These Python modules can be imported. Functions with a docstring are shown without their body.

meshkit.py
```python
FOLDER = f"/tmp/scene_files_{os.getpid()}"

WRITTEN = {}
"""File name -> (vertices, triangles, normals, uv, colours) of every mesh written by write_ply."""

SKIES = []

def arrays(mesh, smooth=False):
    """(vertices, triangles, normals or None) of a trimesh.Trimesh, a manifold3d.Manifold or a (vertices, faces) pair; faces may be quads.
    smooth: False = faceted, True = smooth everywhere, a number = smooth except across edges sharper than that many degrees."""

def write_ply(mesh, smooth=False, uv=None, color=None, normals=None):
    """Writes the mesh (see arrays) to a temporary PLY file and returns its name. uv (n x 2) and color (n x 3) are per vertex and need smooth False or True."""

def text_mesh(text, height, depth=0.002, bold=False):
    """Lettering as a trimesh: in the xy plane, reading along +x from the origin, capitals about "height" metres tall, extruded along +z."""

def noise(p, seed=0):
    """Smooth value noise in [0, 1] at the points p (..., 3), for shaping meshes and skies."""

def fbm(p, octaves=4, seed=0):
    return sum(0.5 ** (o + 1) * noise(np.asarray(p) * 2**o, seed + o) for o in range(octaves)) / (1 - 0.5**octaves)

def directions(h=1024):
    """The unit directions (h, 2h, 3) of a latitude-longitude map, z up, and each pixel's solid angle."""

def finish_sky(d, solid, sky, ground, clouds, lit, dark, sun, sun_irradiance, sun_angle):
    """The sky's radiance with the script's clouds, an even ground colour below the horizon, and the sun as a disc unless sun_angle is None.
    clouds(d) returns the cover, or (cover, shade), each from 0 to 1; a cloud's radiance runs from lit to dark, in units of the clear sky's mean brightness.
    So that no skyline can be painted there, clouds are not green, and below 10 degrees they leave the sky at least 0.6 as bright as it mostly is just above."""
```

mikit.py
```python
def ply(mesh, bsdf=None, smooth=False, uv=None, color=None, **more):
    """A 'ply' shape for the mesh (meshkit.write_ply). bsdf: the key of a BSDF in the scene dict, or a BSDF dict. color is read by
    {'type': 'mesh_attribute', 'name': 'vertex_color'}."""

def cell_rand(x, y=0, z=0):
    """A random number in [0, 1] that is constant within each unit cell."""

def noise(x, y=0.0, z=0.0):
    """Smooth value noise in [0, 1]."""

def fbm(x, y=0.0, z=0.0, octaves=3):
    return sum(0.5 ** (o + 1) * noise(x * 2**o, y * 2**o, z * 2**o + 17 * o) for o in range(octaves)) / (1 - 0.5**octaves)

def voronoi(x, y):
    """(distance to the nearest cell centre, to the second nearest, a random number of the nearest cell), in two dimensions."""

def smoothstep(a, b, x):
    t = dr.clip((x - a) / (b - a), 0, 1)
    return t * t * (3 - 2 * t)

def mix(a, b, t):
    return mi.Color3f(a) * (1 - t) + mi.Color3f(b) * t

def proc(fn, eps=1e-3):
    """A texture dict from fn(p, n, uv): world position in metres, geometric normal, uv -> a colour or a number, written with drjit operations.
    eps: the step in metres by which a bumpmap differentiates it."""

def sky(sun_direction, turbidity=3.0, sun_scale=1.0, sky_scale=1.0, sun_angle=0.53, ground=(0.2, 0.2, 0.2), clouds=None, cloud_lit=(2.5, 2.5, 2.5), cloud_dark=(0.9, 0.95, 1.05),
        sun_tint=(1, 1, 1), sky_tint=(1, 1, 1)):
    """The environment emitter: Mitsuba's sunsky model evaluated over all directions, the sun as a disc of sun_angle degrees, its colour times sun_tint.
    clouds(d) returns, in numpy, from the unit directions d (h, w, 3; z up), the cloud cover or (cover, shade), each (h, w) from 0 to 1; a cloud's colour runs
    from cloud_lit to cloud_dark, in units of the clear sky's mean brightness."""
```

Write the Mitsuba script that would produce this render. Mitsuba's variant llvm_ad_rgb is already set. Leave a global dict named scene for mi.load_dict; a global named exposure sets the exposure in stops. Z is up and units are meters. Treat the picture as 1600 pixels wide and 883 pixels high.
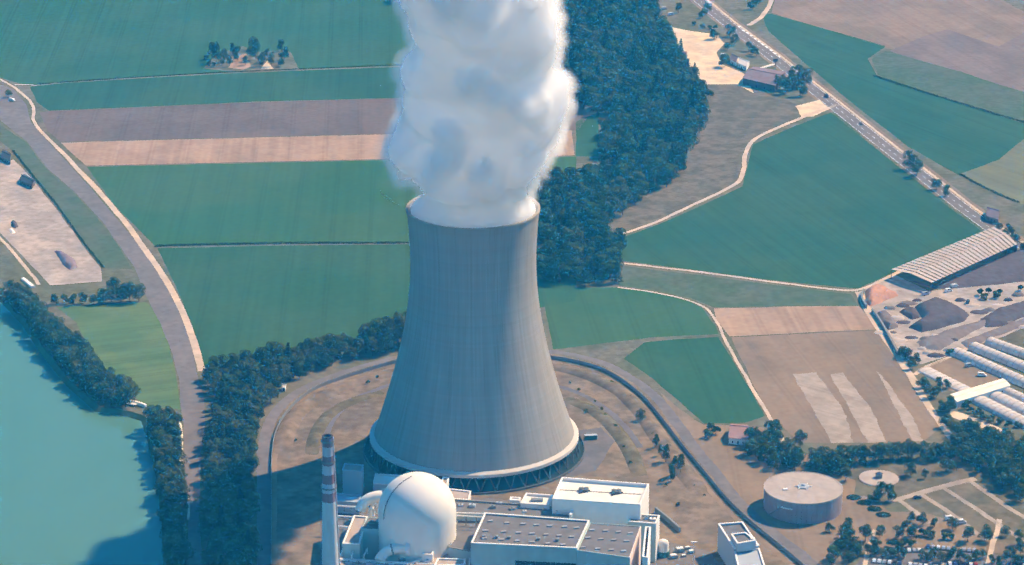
import math, random, numpy as np, trimesh, mitsuba as mi, drjit as dr, mikit, meshkit
from shapely.geometry import Polygon, LineString, Point
from shapely.ops import unary_union
from mikit import noise, fbm, smoothstep, mix, cell_rand
T = mi.ScalarTransform4f
scene, labels = {}, {}
RNG = random.Random(7)

# ---------------------------------------------------------------- camera, light, exposure
EYE = (21.85, -1459.6, 628.0)
PITCH = math.radians(19.8)
scene['camera'] = {'type': 'thinlens', 'aperture_radius': 0.52, 'focus_distance': 3200.0, 'fov': 21.17, 'fov_axis': 'x', 'near_clip': 10.0, 'far_clip': 12000.0,
    'to_world': T().look_at(origin=list(EYE), target=[EYE[0], EYE[1] + 1000 * math.cos(PITCH), EYE[2] - 1000 * math.sin(PITCH)], up=[0, 0, 1]),
    'medium': {'type': 'ref', 'id': 'haze_air'}}
SUN = (0.765, 0.51, 1.0)
scene['sky'] = mikit.sky(SUN, turbidity=3, sun_tint=(1.0, 0.965, 0.84), sky_scale=0.85, sky_tint=(0.16, 0.88, 1.58), ground=(0.10, 0.14, 0.10))
exposure = 2.25

# ---------------------------------------------------------------- the air between the aircraft and the valley
scene['haze_air'] = {'type': 'homogeneous', 'albedo': {'type': 'rgb', 'value': [0.95, 0.95, 0.95]},
    'sigma_t': {'type': 'rgb', 'value': [0.000003, 0.000076, 0.000155]}}
scene['haze'] = {'type': 'cube', 'to_world': T().translate([0, 0, 318.0]).scale([3900, 3900, 330.0]), 'bsdf': {'type': 'null'},
    'interior': {'type': 'ref', 'id': 'haze_air'}}
labels['haze'] = {'kind': 'stuff', 'label': 'thin blue summer haze over the whole valley'}

# ---------------------------------------------------------------- materials
def rgb(*c): return {'type': 'rgb', 'value': list(c)}
def diffuse(key, tex): scene[key] = {'type': 'twosided', 'bsdf': {'type': 'diffuse', 'reflectance': tex if isinstance(tex, dict) else rgb(*tex)}}; return key
# ground covers: (main colour, patch colour, patch size m, row strength)
COVER = {      # ..., grain
    'meadow':   ((.115, .118, .055), (.155, .138, .078), 22, .0, .60),
    'crop':     ((.034, .096, .032), (.045, .102, .034), 70, .05, .16),
    'crop_b':   ((.033, .089, .034), (.044, .098, .036), 55, .06, .14),
    'crop_c':   ((.040, .108, .031), (.054, .114, .033), 60, .05, .16),
    'hay':      ((.118, .170, .044), (.083, .150, .044), 30, .08, .22),
    'olive':    ((.175, .170, .070), (.150, .155, .070), 40, .05, .22),
    'plough':   ((.152, .113, .080), (.132, .100, .072), 30, .05, .35),
    'plough_b': ((.200, .150, .108), (.172, .132, .096), 30, .05, .35),
    'stubble':  ((.350, .240, .145), (.315, .215, .132), 25, .10, .30),
    'yard':     ((.410, .345, .280), (.310, .268, .225), 14, .0, .55),
    'path':     ((.560, .440, .305), (.470, .380, .275), 12, .0, .30),
    'road':     ((.180, .158, .138), (.155, .140, .124), 18, .0, .40),
    'dryland':  ((.222, .164, .096), (.150, .117, .070), 14, .0, .75),
    'scrub':    ((.112, .102, .054), (.156, .128, .070), 9, .0, .85),
    'sand':     ((.660, .540, .355), (.560, .450, .305), 10, .0, .35),
    'asphalt':  ((.130, .120, .112), (.155, .140, .130), 14, .0, .35),
    'fallow':   ((.252, .180, .102), (.205, .152, .088), 28, .05, .35),
    'pale_strip': ((.370, .305, .230), (.310, .255, .190), 10, .08, .45),
    'lawn':     ((.074, .112, .046), (.098, .116, .056), 18, .0, .45),
}
CODE = {k: i for i, k in enumerate(COVER)}
def cover_colour(p, n, uv):
    i = dr.floor(uv.x * 32.0 + 0.5)
    a, b, size, row, grain = mi.Color3f(0), mi.Color3f(0), mi.Float(10), mi.Float(0), mi.Float(0)
    for k, (ca, cb, s, r, g) in enumerate(COVER.values()):
        on = dr.eq(i, k) if hasattr(dr, 'eq') else (i == k)
        a, b = dr.select(on, mi.Color3f(ca), a), dr.select(on, mi.Color3f(cb), b)
        size, row, grain = dr.select(on, mi.Float(s), size), dr.select(on, mi.Float(r), row), dr.select(on, mi.Float(g), grain)
    big = fbm(p.x / size + 13.7, p.y / size + 5.1, i * 7.3, octaves=4)
    small = fbm(p.x / 3.4, p.y / 3.4, i * 3.1, octaves=4)
    ang = uv.y * 6.2831853
    t = p.x * dr.cos(ang) + p.y * dr.sin(ang)
    along = -p.x * dr.sin(ang) + p.y * dr.cos(ang)
    rows = noise(t / 2.6, along / 90.0, i) - 0.5 + 0.7 * (noise(t / 9.0, along / 200.0, i + 5.0) - 0.5)
    c = mix(a, b, smoothstep(0.35, 0.65, big))
    u = t / 27.0; tram = dr.abs((u - dr.floor(u)) * 27.0 - 13.5) + 1.2 * (noise(t / 50.0, along / 60.0, 3.0) - 0.5)
    wheel = smoothstep(1.1, 0.5, dr.abs(tram - 1.4)) * dr.select(row > 0.045, 1.0, 0.0)
    return c * (1 + grain * (small - 0.5) + row * 2.0 * rows - 0.07 * wheel)
diffuse('ground_cover', mikit.proc(cover_colour))

# ---------------------------------------------------------------- helpers
def struct(key, mesh, bsdf, label=None, **kw):
    scene[key] = mikit.ply(mesh, bsdf, **kw)
    labels[key] = {'kind': 'structure', **({'label': label} if label else {})}
def unique(key):
    if key not in USED: USED[key] = 0; return key
    USED[key] += 1
    return '%s_%03d' % (key, USED[key])
USED = {}
def thing(name, label, category, group=None):
    key = unique(name)
    labels[key] = {'label': label, 'category': category, **({'group': group} if group else {})}
    return key
def part(parent, name, mesh, bsdf, label=None, kind=None, **kw):
    key = unique(parent + '__' + name)
    scene[key] = mikit.ply(mesh, bsdf, **kw)
    if label or kind: labels[key] = {**({'label': label} if label else {}), **({'kind': kind} if kind else {})}
    return key
def cat(ms): return trimesh.util.concatenate(ms)
def poly(pts): 
    g = Polygon(pts)
    return g if g.is_valid else g.buffer(0)
def wobble(g, amp, size=14.0, step=9.0, seed=1):
    """An uneven outline: a mown or ploughed edge is never a straight line."""
    out = []
    for q in (g.geoms if hasattr(g, 'geoms') else [g]):
        c = np.array(LineString(q.exterior.coords).segmentize(step).coords)[:-1]
        d = np.stack([meshkit.fbm(np.c_[c / size, np.full(len(c), s + seed)], 3) - .5 for s in (0.3, 40.7)], 1)
        out.append(Polygon(c + d * 2 * amp).buffer(0))
    return unary_union(out)
def flat(g, z):
    ms = []
    for q in (g.geoms if hasattr(g, 'geoms') else [g]):
        if q.is_empty or q.area < .01: continue
        v, f = trimesh.creation.triangulate_polygon(q, engine='earcut')
        m = trimesh.Trimesh(np.c_[v, np.full(len(v), z)], f, process=False)
        if m.face_normals[:, 2].mean() < 0: m.invert()
        ms.append(m)
    return cat(ms)
def code_uv(m, cover, angle=0.0): return np.tile([CODE[cover] / 32.0, (math.degrees(angle) % 360) / 360.0], (len(m.vertices), 1))
def sheet(key, g, z, cover, angle=0.0, label=None, amp=1.0):
    if not hasattr(g, 'area'): g = poly(g)
    if amp: g = wobble(g, amp, seed=len(scene))
    m = flat(g, z)
    struct(unique(key), m, 'ground_cover', label, uv=code_uv(m, cover, angle))
def band(pts, width, amp=.4):
    """A road or track of the given width along the line; width may vary along it."""
    c = np.array(LineString(pts).segmentize(6.0).coords)
    w = np.interp(np.linspace(0, 1, len(c)), np.linspace(0, 1, len(np.atleast_1d(width))), np.atleast_1d(width))
    for _ in range(4): c[1:-1] = .25 * c[:-2] + .5 * c[1:-1] + .25 * c[2:]
    t = np.gradient(c, axis=0); t /= np.linalg.norm(t, axis=1, keepdims=True)
    nrm = np.c_[-t[:, 1], t[:, 0]] * (w / 2)[:, None]
    j = (meshkit.fbm(np.c_[c / 11.0, np.zeros(len(c))], 3) - .5)[:, None] * amp
    a, b = c + nrm * (1 + j / np.maximum(w, 1)[:, None]), c - nrm * (1 - j / np.maximum(w, 1)[:, None])
    return poly(np.vstack([a, b[::-1]]))
def box(x0, x1, y0, y1, z0, z1):
    m = trimesh.creation.box([x1 - x0, y1 - y0, z1 - z0]); m.apply_translation([(x0 + x1) / 2, (y0 + y1) / 2, (z0 + z1) / 2]); return m
def prism(pts, z0, z1):
    g = pts if hasattr(pts, 'area') else poly(pts)
    m = trimesh.creation.extrude_polygon(g, z1 - z0, engine='earcut'); m.apply_translation([0, 0, z0]); return m
def ring(r0, r1, z0, z1, n=96):
    return lathe([(r0, z0), (r1, z0), (r1, z1), (r0, z1), (r0, z0)], n)
def lathe(profile, n=96):
    """Surface of revolution about z through the points (radius, height)."""
    p = np.array(profile, float); a = np.arange(n) * 2 * math.pi / n
    v = np.stack([p[None, :, 0] * np.cos(a)[:, None], p[None, :, 0] * np.sin(a)[:, None], np.broadcast_to(p[None, :, 1], (n, len(p)))], -1)
    k = len(p); i, j = np.meshgrid(np.arange(n), np.arange(k - 1), indexing='ij'); i2 = (i + 1) % n
    q = np.stack([i * k + j, i2 * k + j, i2 * k + j + 1, i * k + j + 1], -1).reshape(-1, 4)
    return trimesh.Trimesh(v.reshape(-1, 3), np.vstack([q[:, [0, 1, 2]], q[:, [0, 2, 3]]]), process=False)
def bar(a, b, r, n=8, r2=None):
    a, b = np.array(a, float), np.array(b, float); d = b - a; L = np.linalg.norm(d); d /= L
    u = np.cross(d, [0, 0, 1.0] if abs(d[2]) < .95 else [1.0, 0, 0]); u /= np.linalg.norm(u); w = np.cross(d, u)
    t = np.arange(n) * 2 * math.pi / n + math.pi / n
    c = np.cos(t)[:, None] * u + np.sin(t)[:, None] * w
    v = np.vstack([a + c * r, b + c * (r if r2 is None else r2), [a], [b]]); i = np.arange(n); j = (i + 1) % n
    f = np.vstack([np.c_[i, j, j + n], np.c_[i, j + n, i + n], np.c_[j, i, i * 0 + 2 * n], np.c_[i + n, j + n, i * 0 + 2 * n + 1]])
    return trimesh.Trimesh(v, f, process=False)
def tube(pts, r, n=10):
    p = np.array(pts, float); t = np.gradient(p, axis=0); t /= np.linalg.norm(t, axis=1, keepdims=True)
    ref = np.array([0.0, 1, 0]) if abs(t[:, 1]).max() < .9 else np.array([1.0, 0, 0])
    u = np.cross(t, ref); u /= np.linalg.norm(u, axis=1, keepdims=True); w = np.cross(t, u)
    a = np.arange(n) * 2 * math.pi / n
    r = np.broadcast_to(r, (len(p),))
    v = p[:, None] + r[:, None, None] * (np.cos(a)[None, :, None] * u[:, None] + np.sin(a)[None, :, None] * w[:, None])
    i, j = np.meshgrid(np.arange(len(p) - 1), np.arange(n), indexing='ij'); j2 = (j + 1) % n
    q = np.stack([i * n + j, i * n + j2, (i + 1) * n + j2, (i + 1) * n + j], -1).reshape(-1, 4)
    v = np.vstack([v.reshape(-1, 3), p[:1], p[-1:]]); k = len(p) * n; e = np.arange(n); e2 = (e + 1) % n
    f = np.vstack([q[:, [0, 1, 2]], q[:, [0, 2, 3]], np.c_[e2, e, e * 0 + k], np.c_[k - n + e, k - n + e2, e * 0 + k + 1]])
    m = trimesh.Trimesh(v, f, process=False); return m
def at(m, x, y, z=0, rz=0, s=1.0):
    m = m.copy(); c, sn = math.cos(rz), math.sin(rz)
    M = np.array([[c * s, -sn * s, 0, x], [sn * s, c * s, 0, y], [0, 0, s, z], [0, 0, 0, 1.0]]); m.apply_transform(M); return m
# ---------------------------------------------------------------- the valley floor, river, fields, roads
BANK = [(-424.8,346.0),(-354.7,306.1),(-315.8,253.9),(-295.3,212.7),(-274.5,160.7),(-250.0,106.2),(-226.4,64.9),(-206.1,56.9),(-196.4,49.9),(-187.0,11.1),(-177.0,-35.0),(-167.9,-87.2),(-158.6,-154.1),(-150.6,-211.4),(-134.4,-305.2),(-103.7,-470.9)]
RIVER = poly(BANK + [(-150, -900), (-420, -900), (-370, -300), (-400, 0), (-520, 210), (-760, 380), (-1300, 520), (-1300, 620), (-800, 520)])
RIVER = RIVER.buffer(-6).buffer(6)
LAND = Polygon([(-3800, -3800), (3800, -3800), (3800, 3800), (-3800, 3800)]).difference(RIVER)
m = flat(LAND, 0.0)
struct('ground', m, 'ground_cover', 'flat valley floor of dry grass and bare soil', uv=code_uv(m, 'meadow'))
inner = RIVER.buffer(-5)
ro = np.array(LineString(RIVER.exterior.coords).segmentize(12).coords)[:-1]
ri = np.array([inner.exterior.interpolate(inner.exterior.project(Point(p))).coords[0] for p in ro])
k = len(ro); i = np.arange(k); j = (i + 1) % k
bank = trimesh.Trimesh(np.vstack([np.c_[ro, np.zeros(k)], np.c_[ri, np.full(k, -4.5)]]), np.vstack([np.c_[i, j, j + k], np.c_[i, j + k, i + k]]), process=False)
if bank.face_normals[:, 2].mean() < 0: bank.invert()
struct('river_bank', bank, 'ground_cover', 'grassy bank sloping down to the river', uv=code_uv(bank, 'lawn'))
def water_colour(p, n, uv):
    return mix((.070, .180, .128), (.086, .194, .138), fbm(p.x / 60.0, p.y / 110.0, 0.0, octaves=3))
scene['river_water'] = {'type': 'principled', 'base_color': mikit.proc(water_colour), 'roughness': 0.14, 'specular': 0.3}
struct('river', flat(RIVER.buffer(-1), -2.6), 'river_water', 'milky turquoise river water')

Z1, Z2, Z3, Z4 = .04, .08, .12, .16
sheet('field', [(-555.2,1263.8),(-63.7,1263.8),(-58.7,841.6),(-155.0,829.0),(-231.2,816.6),(-306.0,800.2),(-358.8,788.0),(-386.2,776.0),(-401.2,788.0),(-415.7,802.2),(-475.5,856.4)], Z1, 'crop', 0.05, 'large green crop field at the far end of the valley')
sheet('field', [(-385.0,772.0),(-358.2,784.0),(-305.5,796.1),(-230.8,812.4),(-154.8,824.8),(-59.1,837.4),(-58.3,744.5),(-74.1,738.6),(-190.3,727.1),(-294.1,710.0),(-357.9,700.5),(-371.4,725.2)], Z1, 'crop_b', 0.04, 'narrow green crop field beside the ploughed strip')
sheet('field', [(-364.4,694.9),(-357.6,698.7),(-293.9,708.1),(-190.1,725.2),(-74.0,736.7),(70.1,752.3),(90.5,715.6),(75.7,645.6),(-75.1,634.9),(-181.4,626.0),(-334.3,612.1),(-349.1,642.0)], Z1, 'plough', .05, 'grey brown ploughed strip across the valley')
sheet('field', [(-334.0,610.3),(-181.3,624.3),(-75.0,633.1),(69.5,643.8),(70.6,576.1),(-67.3,567.7),(-175.6,559.4),(-305.4,549.5)], Z1, 'stubble', .05, 'tan stubble strip below the ploughed strip')
sheet('field', [(73.6,669.1),(92.6,696.8),(88.9,572.7),(71.5,574.4)], Z1, 'crop', .05, 'small green corner field at the edge of the wood')
sheet('field', [(-303.9,546.2),(-175.3,556.1),(-67.2,564.4),(71.5,572.7),(69.5,484.0),(-50.4,368.0),(-140.5,365.3),(-228.6,359.7),(-269.3,450.4)], Z1, 'crop_c', 0.03, 'green crop field below the stubble strip')
sheet('field', [(-226.8,355.6),(-140.1,361.1),(-50.2,363.9),(66.7,352.9),(64.4,249.0),(-44.1,189.2),(-123.0,144.0),(-169.5,127.6),(-183.6,195.0),(-204.6,276.5)], Z1, 'crop', 0.03, 'green crop field reaching to the plant hedge')
sheet('field', [(-279.0,236.7),(-221.1,246.5),(-214.5,234.3),(-202.2,195.0),(-187.2,122.2),(-176.9,59.9),(-199.6,65.9),(-210.2,88.4),(-238.0,133.1),(-261.0,206.7)], Z1, 'hay', 1.9, 'mown yellow green meadow by the river')
sheet('road', [(-448.9,804.3),(-411.8,780.0),(-397.1,764.1),(-378.3,715.6),(-367.4,669.1),(-344.6,613.8),(-287.5,479.3),(-241.9,365.3),(-218.5,302.2),(-210.1,275.2),(-194.4,224.6),(-185.9,192.7),(-174.8,125.5),(-165.6,83.3),(-159.7,38.1),(-157.2,-9.5),(-149.8,-88.9),(-140.8,-154.1),(-133.1,-211.4),(-145.1,-211.4),(-149.5,-154.1),(-154.7,-95.5),(-158.9,-67.6),(-165.0,-26.0),(-172.5,38.1),(-177.8,67.9),(-183.4,109.4),(-192.1,150.7),(-207.1,207.9),(-224.7,265.1),(-236.3,311.3),(-255.4,365.3),(-273.7,414.9),(-301.8,479.3),(-333.1,541.3),(-361.3,613.8),(-392.9,672.7),(-437.6,744.5)], Z2, 'road', 1.0, 'grey gravel road running down to the river', amp=.6)
sheet('path', band([(-442.5,829.0),(-414.6,796.1),(-396.2,768.0),(-379.9,734.8),(-369.8,702.4),(-367.1,676.4),(-358.0,649.2),(-326.7,579.5),(-289.5,493.3),(-254.1,406.2),(-226.1,328.5),(-205.7,267.6),(-191.4,216.2),(-180.1,169.7),(-170.9,122.2)], [2.6, 2.6, 4.5, 4.5, 4.8]), Z3, 'path', 0, 'pale gravel path beside the crop fields')
sheet('path', band([(-399.5,778.0),(-387.4,780.0),(-379.7,776.0)], [2.5, 1.5]), Z3, 'path')
sheet('verge', [(-397.7,642.0),(-390.7,660.0),(-360.5,608.6),(-332.3,536.4),(-301.1,474.7),(-273.1,410.6),(-254.9,361.1),(-238.9,311.3),(-258.6,313.9),(-277.0,358.4),(-295.7,407.7),(-315.3,459.5),(-334.7,505.9),(-351.0,546.2),(-368.0,588.0),(-382.9,615.5),(-394.6,624.3)], Z2, 'lawn', .9, 'green grass verge between yard and road')
sheet('yard', [(-403.5,564.4),(-363.0,564.4),(-349.1,534.8),(-333.1,496.5),(-313.9,450.4),(-294.4,399.1),(-276.0,351.5),(-260.2,312.6),(-255.6,286.7),(-290.0,279.0),(-315.3,332.5),(-343.0,389.1),(-385.4,468.6)], Z2, 'yard', 0, 'pale bare gravel storage yard by the river')
sheet('track', band([(-369.0,431.0),(-341.0,377.8),(-319.8,332.5),(-297.1,280.3)], [2.5, 2.5]), Z3, 'path')
# right of the tower
sheet('field', [(91.9,369.4),(127.8,409.1),(162.9,453.4),(194.7,498.0),(202.3,544.5),(211.2,605.1),(251.1,658.2),(286.5,698.7),(305.6,619.0),(328.9,531.5),(364.9,409.1),(362.1,391.9),(284.7,307.4),(254.3,272.7),(195.6,290.5),(153.3,307.4),(99.3,328.5)], Z1, 'crop_b', 0.35, 'wide green crop field between wood and main road')
sheet('field', [(254.0,1021.9),(262.9,1021.9),(355.2,906.3),(332.8,862.8),(334.4,808.3),(392.8,725.2),(444.7,660.0),(430.5,581.2),(361.8,523.4),(333.1,598.2),(302.7,725.2),(274.0,862.8),(254.5,960.5)], Z1, 'crop_b', 0.55, 'green crop field on the far side of the main road')
sheet('field', [(263.3,1026.7),(298.0,1235.5),(445.7,1235.5),(506.5,1002.7),(459.9,744.5),(431.1,764.1),(356.9,897.5)], Z1, 'fallow', .3, 'bare brown field at the far right')
sheet('field', [(355.8,888.7),(390.9,937.6),(418.1,965.1),(454.5,904.1),(485.6,951.3),(499.7,965.1),(459.9,744.5),(433.8,780.0),(407.5,820.7),(369.8,867.1)], Z2, 'plough_b', .3, 'grey brown ploughed field beside the bare field')
sheet('field', [(336.7,862.8),(352.9,888.7),(369.8,867.1),(407.5,820.7),(433.8,780.0),(459.9,744.5),(443.1,651.0),(392.3,721.3),(335.5,808.3)], Z2, 'lawn', .3, 'dull green grass strip along the ploughed field')
sheet('field', [(362.5,528.3),(397.8,564.4),(443.1,651.0),(406.1,445.9),(393.9,456.4)], Z2, 'olive', 0.6, 'pale yellow green meadow by the road junction')
sheet('scrubland', [(185.0,788.0),(211.9,784.0),(257.1,719.4),(256.2,683.8),(208.7,612.1),(201.2,581.2),(194.5,507.5),(143.3,438.4),(90.1,383.4),(86.8,423.7),(117.9,499.6),(155.4,651.0)], Z1, 'scrub', 0, 'grey scrub ground between wood and dirt track')
sheet('sand_lot', [(165.7,974.4),(181.8,960.5),(207.0,946.7),(211.7,915.2),(202.6,884.3),(203.8,845.8),(220.8,814.5),(224.4,752.3),(211.6,780.0),(185.5,780.0),(173.8,800.2),(172.9,858.5),(168.5,919.6)], Z2, 'sand', 0, 'bright sandy lot at the edge of the wood')
sheet('sand_lot', [(255.5,713.7),(279.9,734.8),(286.7,710.0),(266.7,683.8),(257.1,681.9)], Z2, 'sand', 0, 'sandy pull-in beside the main road')
sheet('track', band([(291.5,719.4),(276.5,702.4),(252.7,674.6),(217.7,627.8),(208.2,605.1),(203.0,577.8),(198.6,534.8),(193.6,509.1),(179.4,485.5),(158.5,457.9),(128.1,414.9),(106.3,391.9),(90.8,377.8)], [4.5, 3.5, 3.5, 3.0]), Z3, 'path', 0, 'pale dirt track from the main road to the wood')
ROAD = [(184.1,1153.5),(199.1,1076.0),(216.5,997.9),(247.5,880.0),(267.4,796.1),(286.2,719.4),(313.7,603.4),(332.9,525.1),(350.6,450.4),(365.8,394.8),(384.9,328.5)]
sheet('main_road', band(ROAD, [15, 13, 12.5, 12, 11]), Z3, 'road', 0, 'two lane country road with white markings')
sheet('track', band([(238.6,979.1),(252.9,1009.8),(263.7,1051.1),(280.9,1153.5)], [5, 4]), Z3, 'path')
sheet('track', band([(97.0,324.5),(127.3,313.9),(153.1,304.8),(195.3,286.7),(249.3,266.4),(258.5,271.4),(281.5,299.6),(294.6,315.3)], [3, 3, 3.5]), Z3, 'path', 0, 'pale track along the lower edge of the green field')
sheet('field', [(98.9,317.9),(152.7,298.3),(194.8,281.5),(248.7,261.4),(251.2,239.1),(208.0,239.1),(155.0,236.7),(141.2,253.9),(112.2,271.4),(93.1,279.0)], Z1, 'lawn', .2, 'dull green pasture below the track')
sheet('field', [(154.8,234.3),(207.9,237.9),(251.2,239.1),(257.5,195.0),(224.1,191.5),(161.5,182.3),(155.4,212.7)], Z1, 'stubble', .1, 'tan stubble field beside the track')
sheet('field', [(162.2,181.2),(223.8,189.2),(258.0,192.7),(274.9,32.2),(260.3,9.2),(189.5,9.2),(174.6,51.9)], Z1, 'fallow', .2, 'brown fallow field with pale strips')
sheet('field', [(41.2,273.9),(93.0,275.2),(112.0,267.6),(138.8,249.0),(147.6,234.3),(153.7,200.9),(154.4,186.9),(112.1,181.2),(68.7,166.3),(48.2,159.6)], Z1, 'crop_c', 0.1, 'green crop field just behind the cooling tower')
sheet('field', [(107.7,174.3),(154.0,181.2),(161.6,130.9),(172.6,49.9),(160.3,40.0),(135.5,38.1),(122.5,75.1),(108.7,109.4),(92.2,144.0)], Z1, 'crop', 0.1, 'green crop field outside the plant fence')
sheet('track', band([(93.0,275.2),(112.0,267.6),(139.0,251.4),(150.6,234.3),(155.2,210.3),(157.4,182.3),(164.9,122.2),(174.6,51.9),(180.4,11.1)], [2, 2, 2.6]), Z3, 'path')
sheet('track', band([(64.4,157.4),(87.1,168.6),(124.3,177.7),(155.4,183.4)], [5, 3, 2]), Z2, 'meadow')
for q in ([(195.4,116.9),(210.4,120.1),(220.6,59.9),(220.8,9.2),(208.1,9.2)], [(218.8,116.9),(227.1,120.1),(237.5,59.9),(240.4,11.1),(229.0,9.2)], [(248.7,121.2),(250.9,113.7),(259.9,49.9),(261.7,11.1),(255.0,11.1)]):
    sheet('pale_strip', wobble(poly(q), 1.3, 4.5, 2.5, 5), Z2, 'pale_strip', .9, amp=1.0)
sheet('rough_ground', [(111.6,88.4),(122.4,59.9),(135.4,36.1),(154.3,36.1),(171.0,32.2),(171.1,11.1),(205.1,-18.7),(217.8,-35.0),(209.1,-78.7),(205.2,-112.0),(190.4,-211.4),(195.2,-211.4),(185.0,-170.9),(157.3,-106.3),(134.6,-30.5),(125.7,1.7)], .02, 'fallow', 0, 'rough brown ground between patrol road and tree screen', amp=2)
# the plant's ground
SITE = [(-103.9,-211.4),(-120.5,-16.9),(-122.9,20.6),(-119.7,54.9),(-107.0,90.5),(-81.2,116.9),(-49.7,141.8),(-2.1,157.4),(48.1,151.8),(79.8,130.9),(94.7,106.2),(107.2,78.1),(116.7,40.0),(125.7,1.7),(134.6,-30.5),(145.8,-74.4),(157.3,-106.3),(171.6,-137.7),(185.0,-170.9),(193.6,-211.4)]
sheet('site_ground', SITE, Z1, 'dryland', 0, 'dry brown ground inside the plant fence', amp=0)
sheet('perimeter_road', band([(-103.3,-211.4),(-115.9,-70.2),(-120.9,-16.9),(-122.9,20.6),(-121.4,47.9),(-114.5,76.1),(-103.5,96.8),(-81.4,121.2),(-49.9,147.3),(-2.1,160.7),(48.2,156.2),(64.2,148.4),(81.8,133.1),(96.8,109.4),(109.2,80.2),(118.7,42.0),(127.6,1.7),(136.4,-31.4),(146.7,-71.9),(158.2,-103.8),(171.9,-134.5),(185.4,-167.1),(197.7,-204.2)], [8.5, 8, 7, 6, 6, 7, 7, 7]), Z2, 'road', 0, 'grey patrol road around the plant')
sheet('ring_track', band([(-87.6,1.7),(-86.9,32.2),(-81.8,59.9),(-70.6,82.2),(-52.7,99.9),(-1.6,122.2),(51.3,97.8),(66.5,82.2),(81.2,54.9),(91.4,25.4),(96.0,1.7)], [4.5, 4, 4]), Z4, 'asphalt')

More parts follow.
